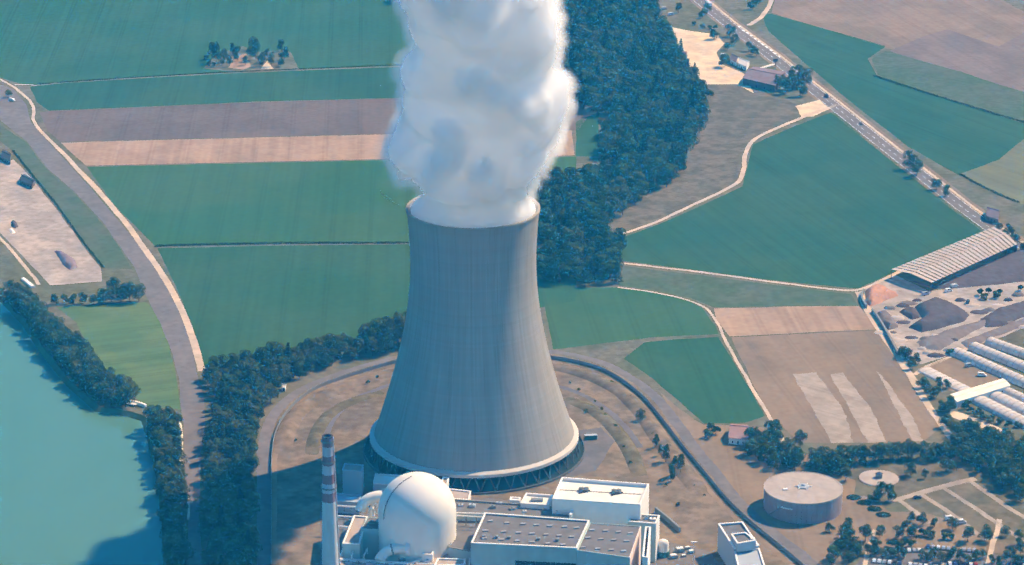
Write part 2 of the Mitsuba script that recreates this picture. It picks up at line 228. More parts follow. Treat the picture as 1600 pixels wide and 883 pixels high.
def berm(key, line, w, h, cover, label, seed):
    """An earth bank along the line: a real rounded ridge with an uneven crest."""
    c = np.array(LineString(line).segmentize(5.0).coords)
    for _ in range(5): c[1:-1] = .25 * c[:-2] + .5 * c[1:-1] + .25 * c[2:]
    t = np.gradient(c, axis=0); t /= np.linalg.norm(t, axis=1, keepdims=True); nn = np.c_[-t[:, 1], t[:, 0]]
    s = np.linspace(-1, 1, 13); n, m_ = len(c), len(s)
    V = c[:, None] + nn[:, None] * (s * w / 2)[None, :, None]
    e = np.minimum(1, np.minimum(np.arange(n), np.arange(n)[::-1]) / 5.0)[:, None]
    Zb = np.cos(s * math.pi / 2)[None] ** .8 * h * e * (.75 + .6 * meshkit.fbm(np.stack([V[..., 0] / 12, V[..., 1] / 12, np.full((n, m_), seed)], -1), 3)) - .02
    v = np.concatenate([V, Zb[..., None]], -1).reshape(-1, 3)
    i, j = np.meshgrid(np.arange(n - 1), np.arange(m_ - 1), indexing='ij')
    q = np.stack([i * m_ + j, (i + 1) * m_ + j, (i + 1) * m_ + j + 1, i * m_ + j + 1], -1).reshape(-1, 4)
    m = trimesh.Trimesh(v, np.vstack([q[:, [0, 1, 2]], q[:, [0, 2, 3]]]), process=False)
    if m.face_normals[:, 2].mean() < 0: m.invert()
    struct(unique(key), m, 'ground_cover', label, uv=code_uv(m, cover), smooth=True)
berm('embankment', [(-110.8,-9.5),(-111.2,28.3),(-105.5,59.9),(-92.5,84.3),(-72.6,105.2),(-48.9,122.2),(-1.7,133.1),(49.0,130.9),(71.3,113.7),(88.9,88.4),(99.9,54.9),(108.5,13.0),(117.5,-24.2),(127.4,-63.3)], 12, 1.9, 'dryland', 'grassed earth bank curving round behind the cooling tower', 1)
berm('embankment', [(52.9,78.1),(68.0,63.9),(79.5,40.0),(87.5,11.1),(91.7,-13.2),(94.2,-39.5)], 10, 1.3, 'scrub', 'inner earth bank on the dry slope beside the tower', 2)
berm('embankment', [(-93.9,-9.5),(-93.2,24.5),(-88.2,51.9),(-76.7,72.0),(-56.2,88.4)], 9, 1.2, 'scrub', 'inner earth bank on the far side of the stack', 3)
# ---------------------------------------------------------------- cooling tower
ZR, ZL = 146.0, 10.5                       # rim and lintel heights
def tower_radius(z):
    zt, rt = 116.0, 35.6                   # throat
    return rt * np.sqrt(1 + ((z - zt) / np.where(z < zt, 82.5, 97.0)) ** 2)
def concrete(p, n, uv):
    a = dr.atan2(p.y, p.x)
    s = fbm(a * 34.0, p.z / 40.0, 1.0, octaves=4)
    lift = cell_rand(dr.floor(p.z / 1.5), 3.0, 0.0)
    plate = cell_rand(dr.floor(a * 22.0), dr.floor(p.z / 6.0), 2.0)
    big = fbm(a * 5.0, p.z / 30.0, 9.0, octaves=4)
    c = mix((.315, .293, .25), (.385, .36, .305), big)
    run = smoothstep(.56, .72, fbm(a * 26.0, p.z / 70.0, 5.0, octaves=3)) * smoothstep(.35, .6, fbm(a * 60.0, p.z / 12.0, 2.0, octaves=2))
    c = c * (1 - .09 * run)
    return c * (0.93 + 0.22 * (s - .5) + 0.05 * (lift - .5) + 0.02 * (plate - .5))
diffuse('tower_concrete', mikit.proc(concrete))
diffuse('pale_concrete', (.54, .51, .46))
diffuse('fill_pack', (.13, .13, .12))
diffuse('shade_toned_concrete', (.12, .115, .105))  # concrete darkened in its colour for the deep shade of the air inlet
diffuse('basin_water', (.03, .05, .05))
tower = thing('cooling_tower', 'huge waisted concrete cooling tower with white steam rising from it', 'cooling tower')
zs = np.linspace(ZL, ZR, 70); ro = tower_radius(zs)
shell = lathe([*zip(ro, zs), (ro[-1] + .5, ZR), (ro[-1] + .5, ZR + 1.2), (ro[-1] - 1.0, ZR + 1.2), (ro[-1] - 1.0, ZR - 1), *zip(ro[::-1] - 1.0, zs[::-1] - .5), (ro[0], ZL)], 180)
part(tower, 'shell', shell, 'tower_concrete', smooth=40)
RB = float(tower_radius(np.array(ZL)))
part(tower, 'lintel_ring', lathe([(RB - 1.2, ZL - 2.2), (RB + 2.6, ZL - 2.2), (RB + 2.6, ZL - .4), (RB + .3, ZL + .6), (RB - 1.2, ZL + .6), (RB - 1.2, ZL - 2.2)], 180), 'pale_concrete', 'white ring beam around the foot of the shell')
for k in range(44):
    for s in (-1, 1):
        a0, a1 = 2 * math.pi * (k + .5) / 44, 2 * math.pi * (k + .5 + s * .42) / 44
        part(tower, 'column', bar(((RB + 3.2) * math.cos(a0), (RB + 3.2) * math.sin(a0), .2), ((RB + .6) * math.cos(a1), (RB + .6) * math.sin(a1), ZL - 2), .38, 6), 'shade_toned_concrete')
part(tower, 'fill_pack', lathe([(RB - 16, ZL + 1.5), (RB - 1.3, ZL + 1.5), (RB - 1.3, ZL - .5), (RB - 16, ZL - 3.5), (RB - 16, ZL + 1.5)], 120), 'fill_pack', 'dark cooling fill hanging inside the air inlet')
for k in range(72):
    a0 = 2 * math.pi * k / 72
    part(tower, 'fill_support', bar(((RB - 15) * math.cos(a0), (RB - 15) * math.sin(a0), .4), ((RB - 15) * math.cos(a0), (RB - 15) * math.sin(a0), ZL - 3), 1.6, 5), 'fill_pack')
part(tower, 'basin', lathe([(RB + 6.5, 0), (RB + 6.5, 1.3), (RB + 5.7, 1.3), (RB + 5.7, .2)], 120), 'shade_toned_concrete', 'low basin wall round the foot of the tower')
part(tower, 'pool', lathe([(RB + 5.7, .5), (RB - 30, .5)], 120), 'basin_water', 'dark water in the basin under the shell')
# ---------------------------------------------------------------- the steam
PLUME = [(140, -39, 39), (146, -39, 39), (152, -37, 39), (160, -35, 37.5), (168, -38, 36.5), (172, -49, 36), (180, -50, 38), (190, -50, 49), (197, -49, 54), (205, -47, 55),
         (215, -43, 50), (225, -41, 55), (236, -40, 55.5), (246, -37, 51), (256, -35, 52), (266, -30, 45), (285, -36, 48), (310, -40, 46), (335, -34, 36), (350, -24, 24)]
PZ, PL, PR = (np.array(c, float) for c in zip(*PLUME))
rng = np.random.default_rng(11)
puffs = []
for z in np.arange(150, 346, 5.0):
    xl, xr = np.interp(z, PZ, PL), np.interp(z, PZ, PR)
    c, w = (xl + xr) / 2, (xr - xl) / 2
    for _ in range(5):
        a, r = rng.uniform(0, 2 * math.pi), rng.uniform(8, 24) if z > 172 else rng.uniform(7, 11)
        q = (w - r * .8) * math.sqrt(rng.uniform(.6, 1))
        puffs.append((c + q * math.cos(a), -.72 * (z - 146) + q * math.sin(a) * .95, z + rng.uniform(-3, 3), r))
for k in range(30):           # big billows on the near, sunward side
    z = 172 + k * 5.6 + rng.uniform(-4, 4); xl, xr = np.interp(z, PZ, PL), np.interp(z, PZ, PR); c, w = (xl + xr) / 2, (xr - xl) / 2
    a, r = math.radians(rng.uniform(-125, -25)), rng.uniform(9, 16)
    q = w - r * rng.uniform(.35, .6)
    puffs.append((c + q * math.cos(a) * .94, -.72 * (z - 146) + q * math.sin(a), z, r))
puffs = np.array(puffs)
H = 1.5
gx, gy, gz = np.arange(-66, 70, H), np.arange(-212, 54, H), np.arange(132, 356, H)
Zg, Yg, Xg = np.meshgrid(gz, gy, gx, indexing='ij')
P = np.stack([Xg, Yg, Zg], -1).astype(np.float32)
xl, xr = np.interp(gz, PZ, PL), np.interp(gz, PZ, PR)
cx, w = ((xl + xr) / 2)[:, None, None], ((xr - xl) / 2)[:, None, None]
d = np.sqrt((Xg - cx) ** 2 + (Yg + .72 * (Zg - 146)) ** 2) - (w - 9 * np.clip((Zg - 146) / 14, .05, 1))
warp = 9.0 * np.stack([meshkit.fbm(P / 24.0 + o, 4, seed=s) - .5 for s, o in ((1, 0), (2, 31.0), (3, 77.0))], -1)
Q = P + warp * np.clip((Zg[..., None] - 150) / 15, 0.05, 1)
for x, y, z, r in puffs:
    sl = tuple(slice(max(int((c - r - 14 - g[0]) / H), 0), max(int((c + r + 14 - g[0]) / H), 0) + 1) for c, g in ((z, gz), (y, gy), (x, gx)))
    d[sl] = np.minimum(d[sl], np.linalg.norm(Q[sl] - (x, y, z), axis=-1) - r)
rough = meshkit.fbm(P / 6.5, 3, seed=5) - .5
d = d + 4.0 * rough * np.clip((Zg - 148) / 18, .1, 1)
CORE, BODY_TRANS = -5.0, 1.2
wisp = meshkit.fbm(P / 4.2, 3, seed=8) - .5
dens = np.clip(-(d + 4.5 * wisp * np.clip((Zg - 150) / 20, .1, 1)) / 7.0, 0, 1) * (d > CORE - 4)
dens *= np.where(Zg < 147.5, np.hypot(Xg, Yg) < 36.0, True) * np.clip((Zg - 134) / 4, 0, 1) * np.clip((352 - Zg) / 12, 0, 1)
dens = dens.astype(np.float32)
scene['steam_medium'] = {'type': 'heterogeneous', 'albedo': {'type': 'rgb', 'value': [.995, .995, .995]}, 'scale': 0.18,
    'sigma_t': {'type': 'gridvolume', 'grid': mi.VolumeGrid(dens[..., None]), 'filter_type': 'trilinear',
        'to_world': T().translate([gx[0] - H / 2, gy[0] - H / 2, gz[0] - H / 2]).scale([len(gx) * H, len(gy) * H, len(gz) * H])}}
# outer skin of the steam: a closed envelope just outside the cloud
na, zz = 72, np.arange(133.5, 354, 3.0)
rad = np.zeros((len(zz), na))
ccx, ccy = np.interp(zz, PZ, (PL + PR) / 2), -.72 * (zz - 146)
live = dens > .002
for i_, z in enumerate(zz):
    lo, hi = max(int((z - 5 - gz[0]) / H), 0), int((z + 5 - gz[0]) / H) + 1
    on = np.nonzero(live[lo:hi].any(0))
    if len(on[0]):
        dx, dy = gx[on[1]] - ccx[i_], gy[on[0]] - ccy[i_]
        b = ((np.arctan2(dy, dx) / (2 * math.pi) * na).astype(int)) % na
        np.maximum.at(rad[i_], b, np.hypot(dx, dy))
from scipy.ndimage import maximum_filter
rad = maximum_filter(rad, size=(7, 7), mode=('nearest', 'wrap'))
from scipy.ndimage import gaussian_filter1d
rad = gaussian_filter1d(gaussian_filter1d(np.maximum(rad + 4.0, 4.0), 2, axis=1, mode='wrap'), 2, axis=0, mode='nearest')
low = zz < 147.6
rad[low] = (tower_radius(zz[low]) - .6)[:, None]
ccx[low], ccy[low] = 0, 0
ang = (np.arange(na) + .5) * 2 * math.pi / na
v = np.stack([ccx[:, None] + rad * np.cos(ang), ccy[:, None] + rad * np.sin(ang), np.broadcast_to(zz[:, None], rad.shape)], -1).reshape(-1, 3)
i, j = np.meshgrid(np.arange(len(zz) - 1), np.arange(na), indexing='ij'); j2 = (j + 1) % na
q = np.stack([i * na + j, i * na + j2, (i + 1) * na + j2, (i + 1) * na + j], -1).reshape(-1, 4)
nv = len(v); v = np.vstack([v, [[ccx[0], ccy[0], zz[0]], [ccx[-1], ccy[-1], zz[-1]]]])
e = np.arange(na); e2 = (e + 1) % na
f = np.vstack([q[:, [0, 1, 2]], q[:, [0, 2, 3]], np.c_[e2, e, e * 0 + nv], np.c_[nv - na + e, nv - na + e2, e * 0 + nv + 1]])
scene['steam__veil'] = mikit.ply(trimesh.Trimesh(v, f, process=False), {'type': 'null'}, interior={'type': 'ref', 'id': 'steam_medium'}, exterior={'type': 'ref', 'id': 'haze_air'})
labels['steam'] = {'kind': 'stuff', 'label': 'thick white steam billowing out of the cooling tower'}
# the dense heart of the cloud: its outer surface, pale and lit through, lies inside the thin veil
def surface_net(d, level, org, step):
    s = d < level
    nz, ny, nx = s.shape
    c = np.zeros((nz - 1, ny - 1, nx - 1), int)
    for a in (0, 1):
        for b in (0, 1):
            for e_ in (0, 1): c += s[a:nz - 1 + a, b:ny - 1 + b, e_:nx - 1 + e_]
    act = (c > 0) & (c < 8)
    idx = -np.ones(act.shape, int); idx[act] = np.arange(act.sum())
    kk = np.argwhere(act).astype(float)
    acc, cnt = np.zeros((len(kk), 3)), np.zeros(len(kk)); ii = np.argwhere(act)
    g = lambda a, b, e_: d[ii[:, 0] + a, ii[:, 1] + b, ii[:, 2] + e_] - level
    cs = [(a, b, e_) for a in (0, 1) for b in (0, 1) for e_ in (0, 1)]
    for p_ in cs:
        for q_ in cs:
            if sum(q_) == sum(p_) + 1 and all(y >= x for x, y in zip(p_, q_)):
                u, w_ = g(*p_), g(*q_); on = (u < 0) != (w_ < 0)
                t_ = np.where(on, u / np.where(on, u - w_, 1), 0)[:, None]
                acc += np.where(on[:, None], np.array(p_) + t_ * (np.array(q_) - p_), 0); cnt += on
    v = (kk + acc / np.maximum(cnt, 1)[:, None])[:, ::-1] * step + org
    fs = []
    for ax in range(3):
        lo = np.moveaxis(s, ax, 0); n_ = lo.shape[0]
        e_ = lo[:-1] != lo[1:]
        w_ = np.argwhere(e_)
        inv = np.moveaxis(np.arange(3), 0, 0)
        order = [ax] + [k_ for k_ in range(3) if k_ != ax]
        pos = np.empty_like(w_); pos[:, order] = w_
        b1, b2 = order[1], order[2]
        ok = (pos[:, b1] > 0) & (pos[:, b2] > 0) & (pos[:, b1] < s.shape[b1] - 1) & (pos[:, b2] < s.shape[b2] - 1)
        pos = pos[ok]; sg = lo[:-1][tuple(w_[ok].T)]
        o1, o2 = np.eye(3, dtype=int)[b1], np.eye(3, dtype=int)[b2]
        quad = np.stack([idx[tuple((pos - a * o1 - b * o2).T)] for a, b in ((0, 0), (1, 0), (1, 1), (0, 1))], 1)
        # orientation: outward from the inside
        flipq = (sg if ax != 1 else ~sg)
        quad = np.where(flipq[:, None], quad, quad[:, ::-1])
        fs.append(quad[(quad >= 0).all(1)])
    q_ = np.vstack(fs)
    return trimesh.Trimesh(v, np.vstack([q_[:, [0, 1, 2]], q_[:, [0, 2, 3]]]), process=False)
mouth = np.hypot(Xg, Yg) - 35.7 + CORE
body_d = d + (mouth - d) * np.clip((154 - Zg) / 6.5, 0, 1)
body_d = np.maximum(np.maximum(body_d, 137 - Zg), Zg - 345)
from scipy.ndimage import gaussian_filter, binary_closing, binary_fill_holes
solid = body_d < CORE
filled = binary_fill_holes(np.pad(binary_closing(np.pad(solid, 10), iterations=9), 1))[11:-11, 11:-11, 11:-11]
body_d = np.where(filled & ~solid, CORE - .8, body_d)
body_d = gaussian_filter(body_d, 1.5)
body = surface_net(body_d, CORE, np.array([gx[0], gy[0], gz[0]]), H)
body.fix_normals() if False else None
trimesh.smoothing.filter_taubin(body, iterations=10)
body.invert()
scene['steam_body'] = {'type': 'principledthin', 'base_color': rgb(.99, .99, .99), 'roughness': 1.0, 'diff_trans': BODY_TRANS, 'eta': 1.02}
scene['steam__body'] = mikit.ply(body, 'steam_body', smooth=True)
# ---------------------------------------------------------------- trees
LEAF = {'leaf_green': (.060, .105, .034), 'leaf_dark': (.034, .072, .028), 'leaf_olive': (.092, .115, .042), 'leaf_conifer': (.020, .046, .026)}
def leaf_tex(c):
    def fn(p, n, uv): return mi.Color3f(c) * (0.45 + 1.1 * fbm(p.x / 6.1, p.y / 6.1, p.z / 3.1, octaves=3))
    return fn
for k_, c_ in LEAF.items(): diffuse(k_, mikit.proc(leaf_tex(c_)))
diffuse('bark', (.10, .075, .055))
def leaf_mesh(pts, nrm, size, rng):
    n = len(pts)
    nrm = nrm + rng.normal(0, .3, (n, 3)); nrm /= np.linalg.norm(nrm, axis=1, keepdims=True)
    u = np.cross(nrm, rng.normal(0, 1, (n, 3))); u /= np.linalg.norm(u, axis=1, keepdims=True); w = np.cross(nrm, u)
    s = (size * rng.uniform(.6, 1.35, n))[:, None]
    v = np.stack([pts - u * s, pts + w * s * .6, pts + u * s, pts - w * s * .6], 1).reshape(-1, 3)
    i = np.arange(n)[:, None] * 4
    return trimesh.Trimesh(v, np.vstack([i + [0, 1, 2], i + [0, 2, 3]]), process=False)
def sphere_points(n, rng):
    d = rng.normal(0, 1, (n, 3)); return d / np.linalg.norm(d, axis=1, keepdims=True)
def broad_crown(rng, R=5.0, Hc=9.0, base=1.3, lobes=13, leaves=1100, size=.5):
    P_, N_ = [], []
    for k in range(lobes):
        a, t = rng.uniform(0, 2 * math.pi), rng.uniform(0.1, .92)
        rr = R * (.66 if k else .1) * math.sqrt(max(0, 1 - (2 * t - .8) ** 2 * .8)) * rng.uniform(.7, 1.15)
        c = np.array([rr * math.cos(a), rr * math.sin(a), base + Hc * t * .86 + .6]); r = R * rng.uniform(.34, .52) * (1.15 if k == 0 else 1)
        d = sphere_points(leaves // lobes, rng); d[:, 2] = np.where(d[:, 2] < -.75, -d[:, 2], d[:, 2])
        P_.append(c + d * r * rng.uniform(.75, 1.06, len(d))[:, None] * [1, 1, .82]); N_.append(d)
    return leaf_mesh(np.vstack(P_), np.vstack(N_), size, rng)
def tall_crown(rng, R=2.6, Hc=17.0, base=2.0, leaves=620, size=.6, taper=.75):
    t = rng.uniform(0, 1, leaves) ** .85; a = rng.uniform(0, 2 * math.pi, leaves)
    prof = np.sin(np.clip(t * .88 + .1, 0, 1) * math.pi) ** .5 * (1 - .35 * t)
    r = R * 1.15 * prof * (1 + .28 * np.sin(a * 3 + t * 17) * rng.uniform(.2, 1, leaves)) * rng.uniform(.5, 1.05, leaves)
    d = np.stack([np.cos(a), np.sin(a), np.full(leaves, .35)], 1)
    return leaf_mesh(np.stack([r * np.cos(a), r * np.sin(a), base + Hc * t], 1), d, size, rng)
def conifer_crown(rng, R=3.2, Hc=15.0, base=1.5, tiers=10, size=.62):
    P_, N_ = [], []
    for k in range(tiers):
        t = k / tiers; rr = R * (1 - t) ** .9 + .25; n = int(90 * (1 - t) + 14)
        a = rng.uniform(0, 2 * math.pi, n); r = rr * np.sqrt(rng.uniform(.05, 1, n)) * (1 + .2 * np.sin(a * 5 + k))
        P_.append(np.stack([r * np.cos(a), r * np.sin(a), base + Hc * t + (rr - r) * .45 + rng.uniform(-.3, .3, n)], 1))
        N_.append(np.stack([np.cos(a) * .5, np.sin(a) * .5, np.full(n, .8)], 1))
    return leaf_mesh(np.vstack(P_), np.vstack(N_), size, rng)
def trunk(rng, h, r, limbs=5, spread=2.6):
    ms = [bar((0, 0, -.2), (rng.uniform(-.2, .2), rng.uniform(-.2, .2), h), r, 7, r * .45)]
    for k in range(limbs):
        a = k * 2.4 + rng.uniform(-.4, .4); z = h * rng.uniform(.45, .95)
        ms.append(bar((0, 0, z), (spread * math.cos(a), spread * math.sin(a), z + spread * rng.uniform(.6, 1.3)), r * .38, 5, r * .12))
    return cat(ms)
TREE = {}
def grove(kind, crown, trunk_mesh, leaf):
    scene[kind] = {'type': 'shapegroup', 'crown': mikit.ply(crown, leaf), 'trunk': mikit.ply(trunk_mesh, 'bark')}
for v_ in range(6):
    r_ = np.random.default_rng(100 + v_)
    grove('broad_%d' % v_, broad_crown(r_, R=r_.uniform(4.5, 5.6), Hc=r_.uniform(8.5, 11.5), lobes=12 + v_ % 3), trunk(r_, 7, .34), ('leaf_green', 'leaf_dark', 'leaf_olive')[v_ % 3])
for v_ in range(3):
    r_ = np.random.default_rng(200 + v_)
    grove('tall_%d' % v_, tall_crown(r_, R=r_.uniform(2.0, 2.8)), trunk(r_, 14, .3, 4, 1.0), ('leaf_dark', 'leaf_green')[v_ % 2])
    grove('conifer_%d' % v_, conifer_crown(r_, R=r_.uniform(2.8, 3.4)), trunk(r_, 13, .28, 3, .8), 'leaf_conifer')
    grove('bush_%d' % v_, broad_crown(r_, R=1.7, Hc=2.0, base=-.1, lobes=6, leaves=190, size=.42), trunk(r_, 1.0, .08, 4, .8), ('leaf_green', 'leaf_dark', 'leaf_olive')[v_])
VARIANTS = {'broad': 6, 'tall': 3, 'conifer': 3, 'bush': 3}
TR = random.Random(99)
def plant(key, kind, x, y, s, z=0.0, tall=1.0):
    g = '%s_%d' % (kind, TR.randrange(VARIANTS[kind]))
    sx = s * TR.uniform(.92, 1.08)
    scene[key] = {'type': 'instance', 'to_world': T().translate([x, y, z]).rotate([0, 0, 1], TR.uniform(0, 360)).scale([sx, s, s * tall * TR.uniform(.9, 1.12)]), 'shapegroup': {'type': 'ref', 'id': g}}
def tree(name, kind, p, s, label, group=None, category='tree', tall=1.0):
    key = thing(name, label, category, group)
    plant(key, kind, p[0], p[1], s, tall=tall)
    return key
def scatter(g, spacing, seed, inset=0.0):
    r = random.Random(seed); g = g.buffer(-inset) if inset else g
    x0, y0, x1, y1 = g.bounds; out = []
    ny = int((y1 - y0) / spacing) + 1; nx = int((x1 - x0) / spacing) + 1
    for j in range(ny):
        for i in range(nx):
            x = x0 + (i + .5 * (j % 2) + r.uniform(-.38, .38)) * spacing; y = y0 + (j + r.uniform(-.38, .38)) * spacing * .95
            if g.contains(Point(x, y)): out.append((x, y))
    return out
WOOD = poly([(44.3,275.2),(82.2,276.5),(95.5,285.4),(97.2,342.0),(87.2,377.8),(102.5,422.2),(121.6,474.7),(143.7,496.5),(150.0,539.6),(165.2,601.7),(179.9,670.9),(184.8,736.7),(176.6,784.0),(171.0,845.8),(162.5,915.2),(157.5,974.4),(157.9,1101.4),(161.3,1263.8),(62.1,1263.8),(59.2,888.7),(66.7,744.5),(76.9,700.5),(92.6,681.9),(95.0,624.3),(92.2,538.0),(82.2,512.2),(60.3,502.7),(43.5,499.6),(39.6,438.4),(38.2,275.2)])
ws = sorted(scatter(WOOD, 9.6, 4, 1.0), key=lambda p: p[1])
EDGE = WOOD.exterior
n_wood = 0
for i_, (x, y) in enumerate(ws):
    kind = 'conifer' if TR.random() < .13 else 'broad'
    s = TR.choice((TR.uniform(.9, 1.2), TR.uniform(1.15, 1.75)))
    if i_ < 296:
        tree('wood_tree' if kind == 'broad' else 'wood_conifer', kind, (x, y), s, 'leafy broadleaf tree in the dense wood behind the cooling tower' if kind == 'broad' else 'dark pointed conifer in the dense wood behind the cooling tower', 'trees of the wood behind the tower' if kind == 'broad' else 'conifers of the wood behind the tower')
    else:
        n_wood += 1; plant('woodland__%03d' % n_wood, kind, x, y, s)
for x, y in scatter(poly([(-95.5,1153.5),(-46.8,1153.5),(-44.2,1046.2),(-74.2,1046.2),(-86.6,1056.1)]), 9, 8):
    n_wood += 1; plant('woodland__%03d' % n_wood, 'broad', x, y, 1.1)
labels['woodland'] = {'kind': 'stuff', 'label': 'far part of the dense mixed wood beyond the tower'}
HEDGE = poly([(-167.2,113.7),(-146.1,133.1),(-123.3,148.4),(-83.7,160.7),(-59.9,173.2),(-47.7,176.6),(-49.4,156.2),(-81.7,133.1),(-105.4,112.6),(-115.6,101.0),(-120.8,87.4),(-126.2,49.9),(-127.0,11.1),(-125.6,-16.9),(-108.4,-211.4),(-133.1,-211.4),(-138.9,-155.6),(-147.1,-91.4),(-153.3,-18.7),(-155.6,32.2),(-154.5,57.9),(-162.2,88.4)])
for x, y in scatter(HEDGE, 7.4, 5, .5):
    tree('belt_tree', 'broad' if TR.random() < .9 else 'conifer', (x, y), TR.uniform(.8, 1.2), 'broadleaf tree in the thick tree belt outside the patrol road', 'trees of the belt outside the patrol road')
for q in [(-70.4,154.0),(-66.4,156.2),(-62.5,158.5),(-58.5,160.7),(-54.6,163.0),(-50.6,165.2),(-46.5,166.3),(-42.5,167.5),(-60.4,166.3),(-53.6,169.7),(-47.6,173.2)]:
    tree('belt_tree', 'broad', q, TR.uniform(1.2, 1.6), 'taller tree of the belt close behind the left flank of the cooling tower', 'taller belt trees beside the cooling tower', tall=1.2)
for g_, sp, lab, grp, sd in (
    (poly([(-315.8,249.0),(-310.7,263.9),(-286.0,222.2),(-256.6,166.3),(-233.3,116.9),(-222.4,94.7),(-207.7,84.3),(-206.1,59.9),(-225.5,66.9),(-249.5,108.3),(-274.0,163.0),(-294.3,211.5)]), 5.6, 'riverside tree overhanging the turquoise water beside the mown meadow', 'trees on the bank beside the meadow', 6),
    (poly([(-195.4,47.9),(-185.2,51.9),(-175.1,44.0),(-171.4,1.7),(-166.0,-39.5),(-159.4,-78.7),(-144.4,-211.4),(-150.6,-211.4),(-159.2,-151.8),(-168.6,-87.2),(-180.3,-26.0),(-187.8,11.1)]), 5.8, 'riverside tree on the narrow strip between river and road', 'trees between river and road', 7)):
    for x, y in scatter(g_, sp, sd): tree('bank_tree', 'broad', (x, y), TR.uniform(.75, 1.15), lab, grp)
for q in [(-279.8,241.6),(-274.3,244.0),(-267.8,240.4),(-262.4,244.0),(-255.2,241.6)]: tree('yard_tree', 'broad', q, TR.uniform(.6, .8), 'small tree in the row between gravel yard and meadow', 'small trees in the row below the yard')
for q in [(-249.6,244.0),(-244.0,246.5),(-237.5,245.3),(-231.7,246.5),(-225.9,247.7),(-243.9,257.6),(-235.2,256.4)]: tree('yard_tree', 'broad', q, TR.uniform(.9, 1.15), 'large dark tree in the clump beside the grey road bend', 'large trees of the clump below the yard')
for q in [(-317.5,239.1),(-315.0,244.0)]: tree('bank_tree', 'broad', q, .9, 'tree on the river bank at the far edge of the picture', 'trees at the edge by the far bank')
sheet('dirt_patch', [(-244.8,831.1),(-238.5,877.8),(-217.5,906.3),(-204.1,884.3),(-182.2,893.1),(-173.1,884.3),(-162.2,829.0),(-198.4,818.6),(-226.3,822.8)], Z2, 'meadow', 0, 'rough bare patch under the clump of trees in the field')
sheet('dirt_patch', [(-224.0,833.2),(-219.9,871.4),(-212.2,880.0),(-204.4,837.4),(-210.1,826.9)], Z3, 'stubble', 0)
sheet('dirt_patch', [(-194.9,829.0),(-191.6,856.4),(-183.8,829.0)], Z3, 'sand', 0)
for q, s in zip([(-240.3,862.8),(-235.7,850.0),(-230.2,839.5),(-222.5,875.7),(-217.3,856.4),(-209.3,841.6),(-207.2,893.1),(-201.9,858.5),(-196.7,837.4),(-192.5,867.1),(-186.7,837.4),(-181.9,888.7),(-177.3,858.5),(-178.9,837.4),(-228.1,852.1),(-207.7,867.1),(-222.7,837.4),(-195.0,850.0)], (.75, .8, .6, .7, .85, .6, .9, .9, .7, .65, .6, .8, .85, .6, .6, .7, .5, .7)):
    tree('field_tree', 'broad', q, s, 'dark ragged tree in the clump standing alone in the far green field', 'trees of the clump in the far field', tall=TR.uniform(1.2, 1.9))
for q in [(-241.9,845.8),(-245.7,860.6),(-243.9,875.7),(-237.4,839.5),(-241.9,835.3)]: tree('field_bush', 'bush', q, 1.5, 'low bush at the end of the clump in the far field', 'bushes of the clump in the far field', 'bush')
for q in [(-378.5,782.0),(-359.6,786.0),(-355.9,787.0),(-351.4,789.0),(-342.9,791.0),(-328.8,795.1),(-314.8,800.2)]: tree('field_bush', 'bush', q, .55, 'tiny dark bush on the thin line across the far green field', 'bushes on the line across the far field', 'bush')
for q, s, lab in zip([(325.4,541.3),(328.8,523.4),(338.8,488.6),(343.9,474.7)], (1.15, 1.15, .85, .7), ('tall dark tree at the roadside, farthest of four', 'wide dark tree touching the farthest roadside tree', 'round tree alone beside the main road', 'smallest round tree beside the main road')):
    tree('roadside_tree', 'broad', q, s, lab)
for q, s in zip([(204.0,928.6),(218.1,939.9),(220.5,910.7),(212.3,893.1)], (.9, 1.0, .8, .6)): tree('lot_tree', 'broad', q, s, 'tree between the sandy lot and the main road', 'trees between sandy lot and road')
for q in [(176.9,1026.7),(198.3,1007.4),(202.8,1021.9),(246.5,1038.9),(251.9,1053.6),(257.0,1071.0)]: tree('verge_tree', 'broad', q, .8, 'tree in the rough grass at the head of the main road', 'trees in the far rough grass')
for q, s in zip([(263.4,784.0),(268.2,772.0),(257.7,764.1),(251.2,752.3),(262.3,744.5),(247.0,764.1)], (1.5, 1.4, 1.2, 1.1, 1.2, 1.0)): tree('barn_tree', 'broad', q, s, 'large tree crowding the mauve roofed barn by the road', 'trees beside the mauve roofed barn')
tree('lot_tree', 'broad', (205.3,835.3), .95, 'round dark tree standing on the sandy lot')
tree('lot_conifer', 'conifer', (176.8,788.0), 1.0, 'pointed conifer on the lower edge of the sandy lot')
for q in [(231.2,888.7),(236.6,871.4),(233.6,875.7)]: tree('lot_tree', 'broad', q, .7, 'small tree on the lane behind the sandy lot', 'small trees on the lane by the sandy lot')
for q in [(188.8,979.1),(195.8,969.8),(201.3,965.1),(207.2,965.1)]: tree('lot_bush', 'bush', q, 1.6, 'dark bush on the upper edge of the sandy lot', 'bushes along the top of the sandy lot', 'bush')
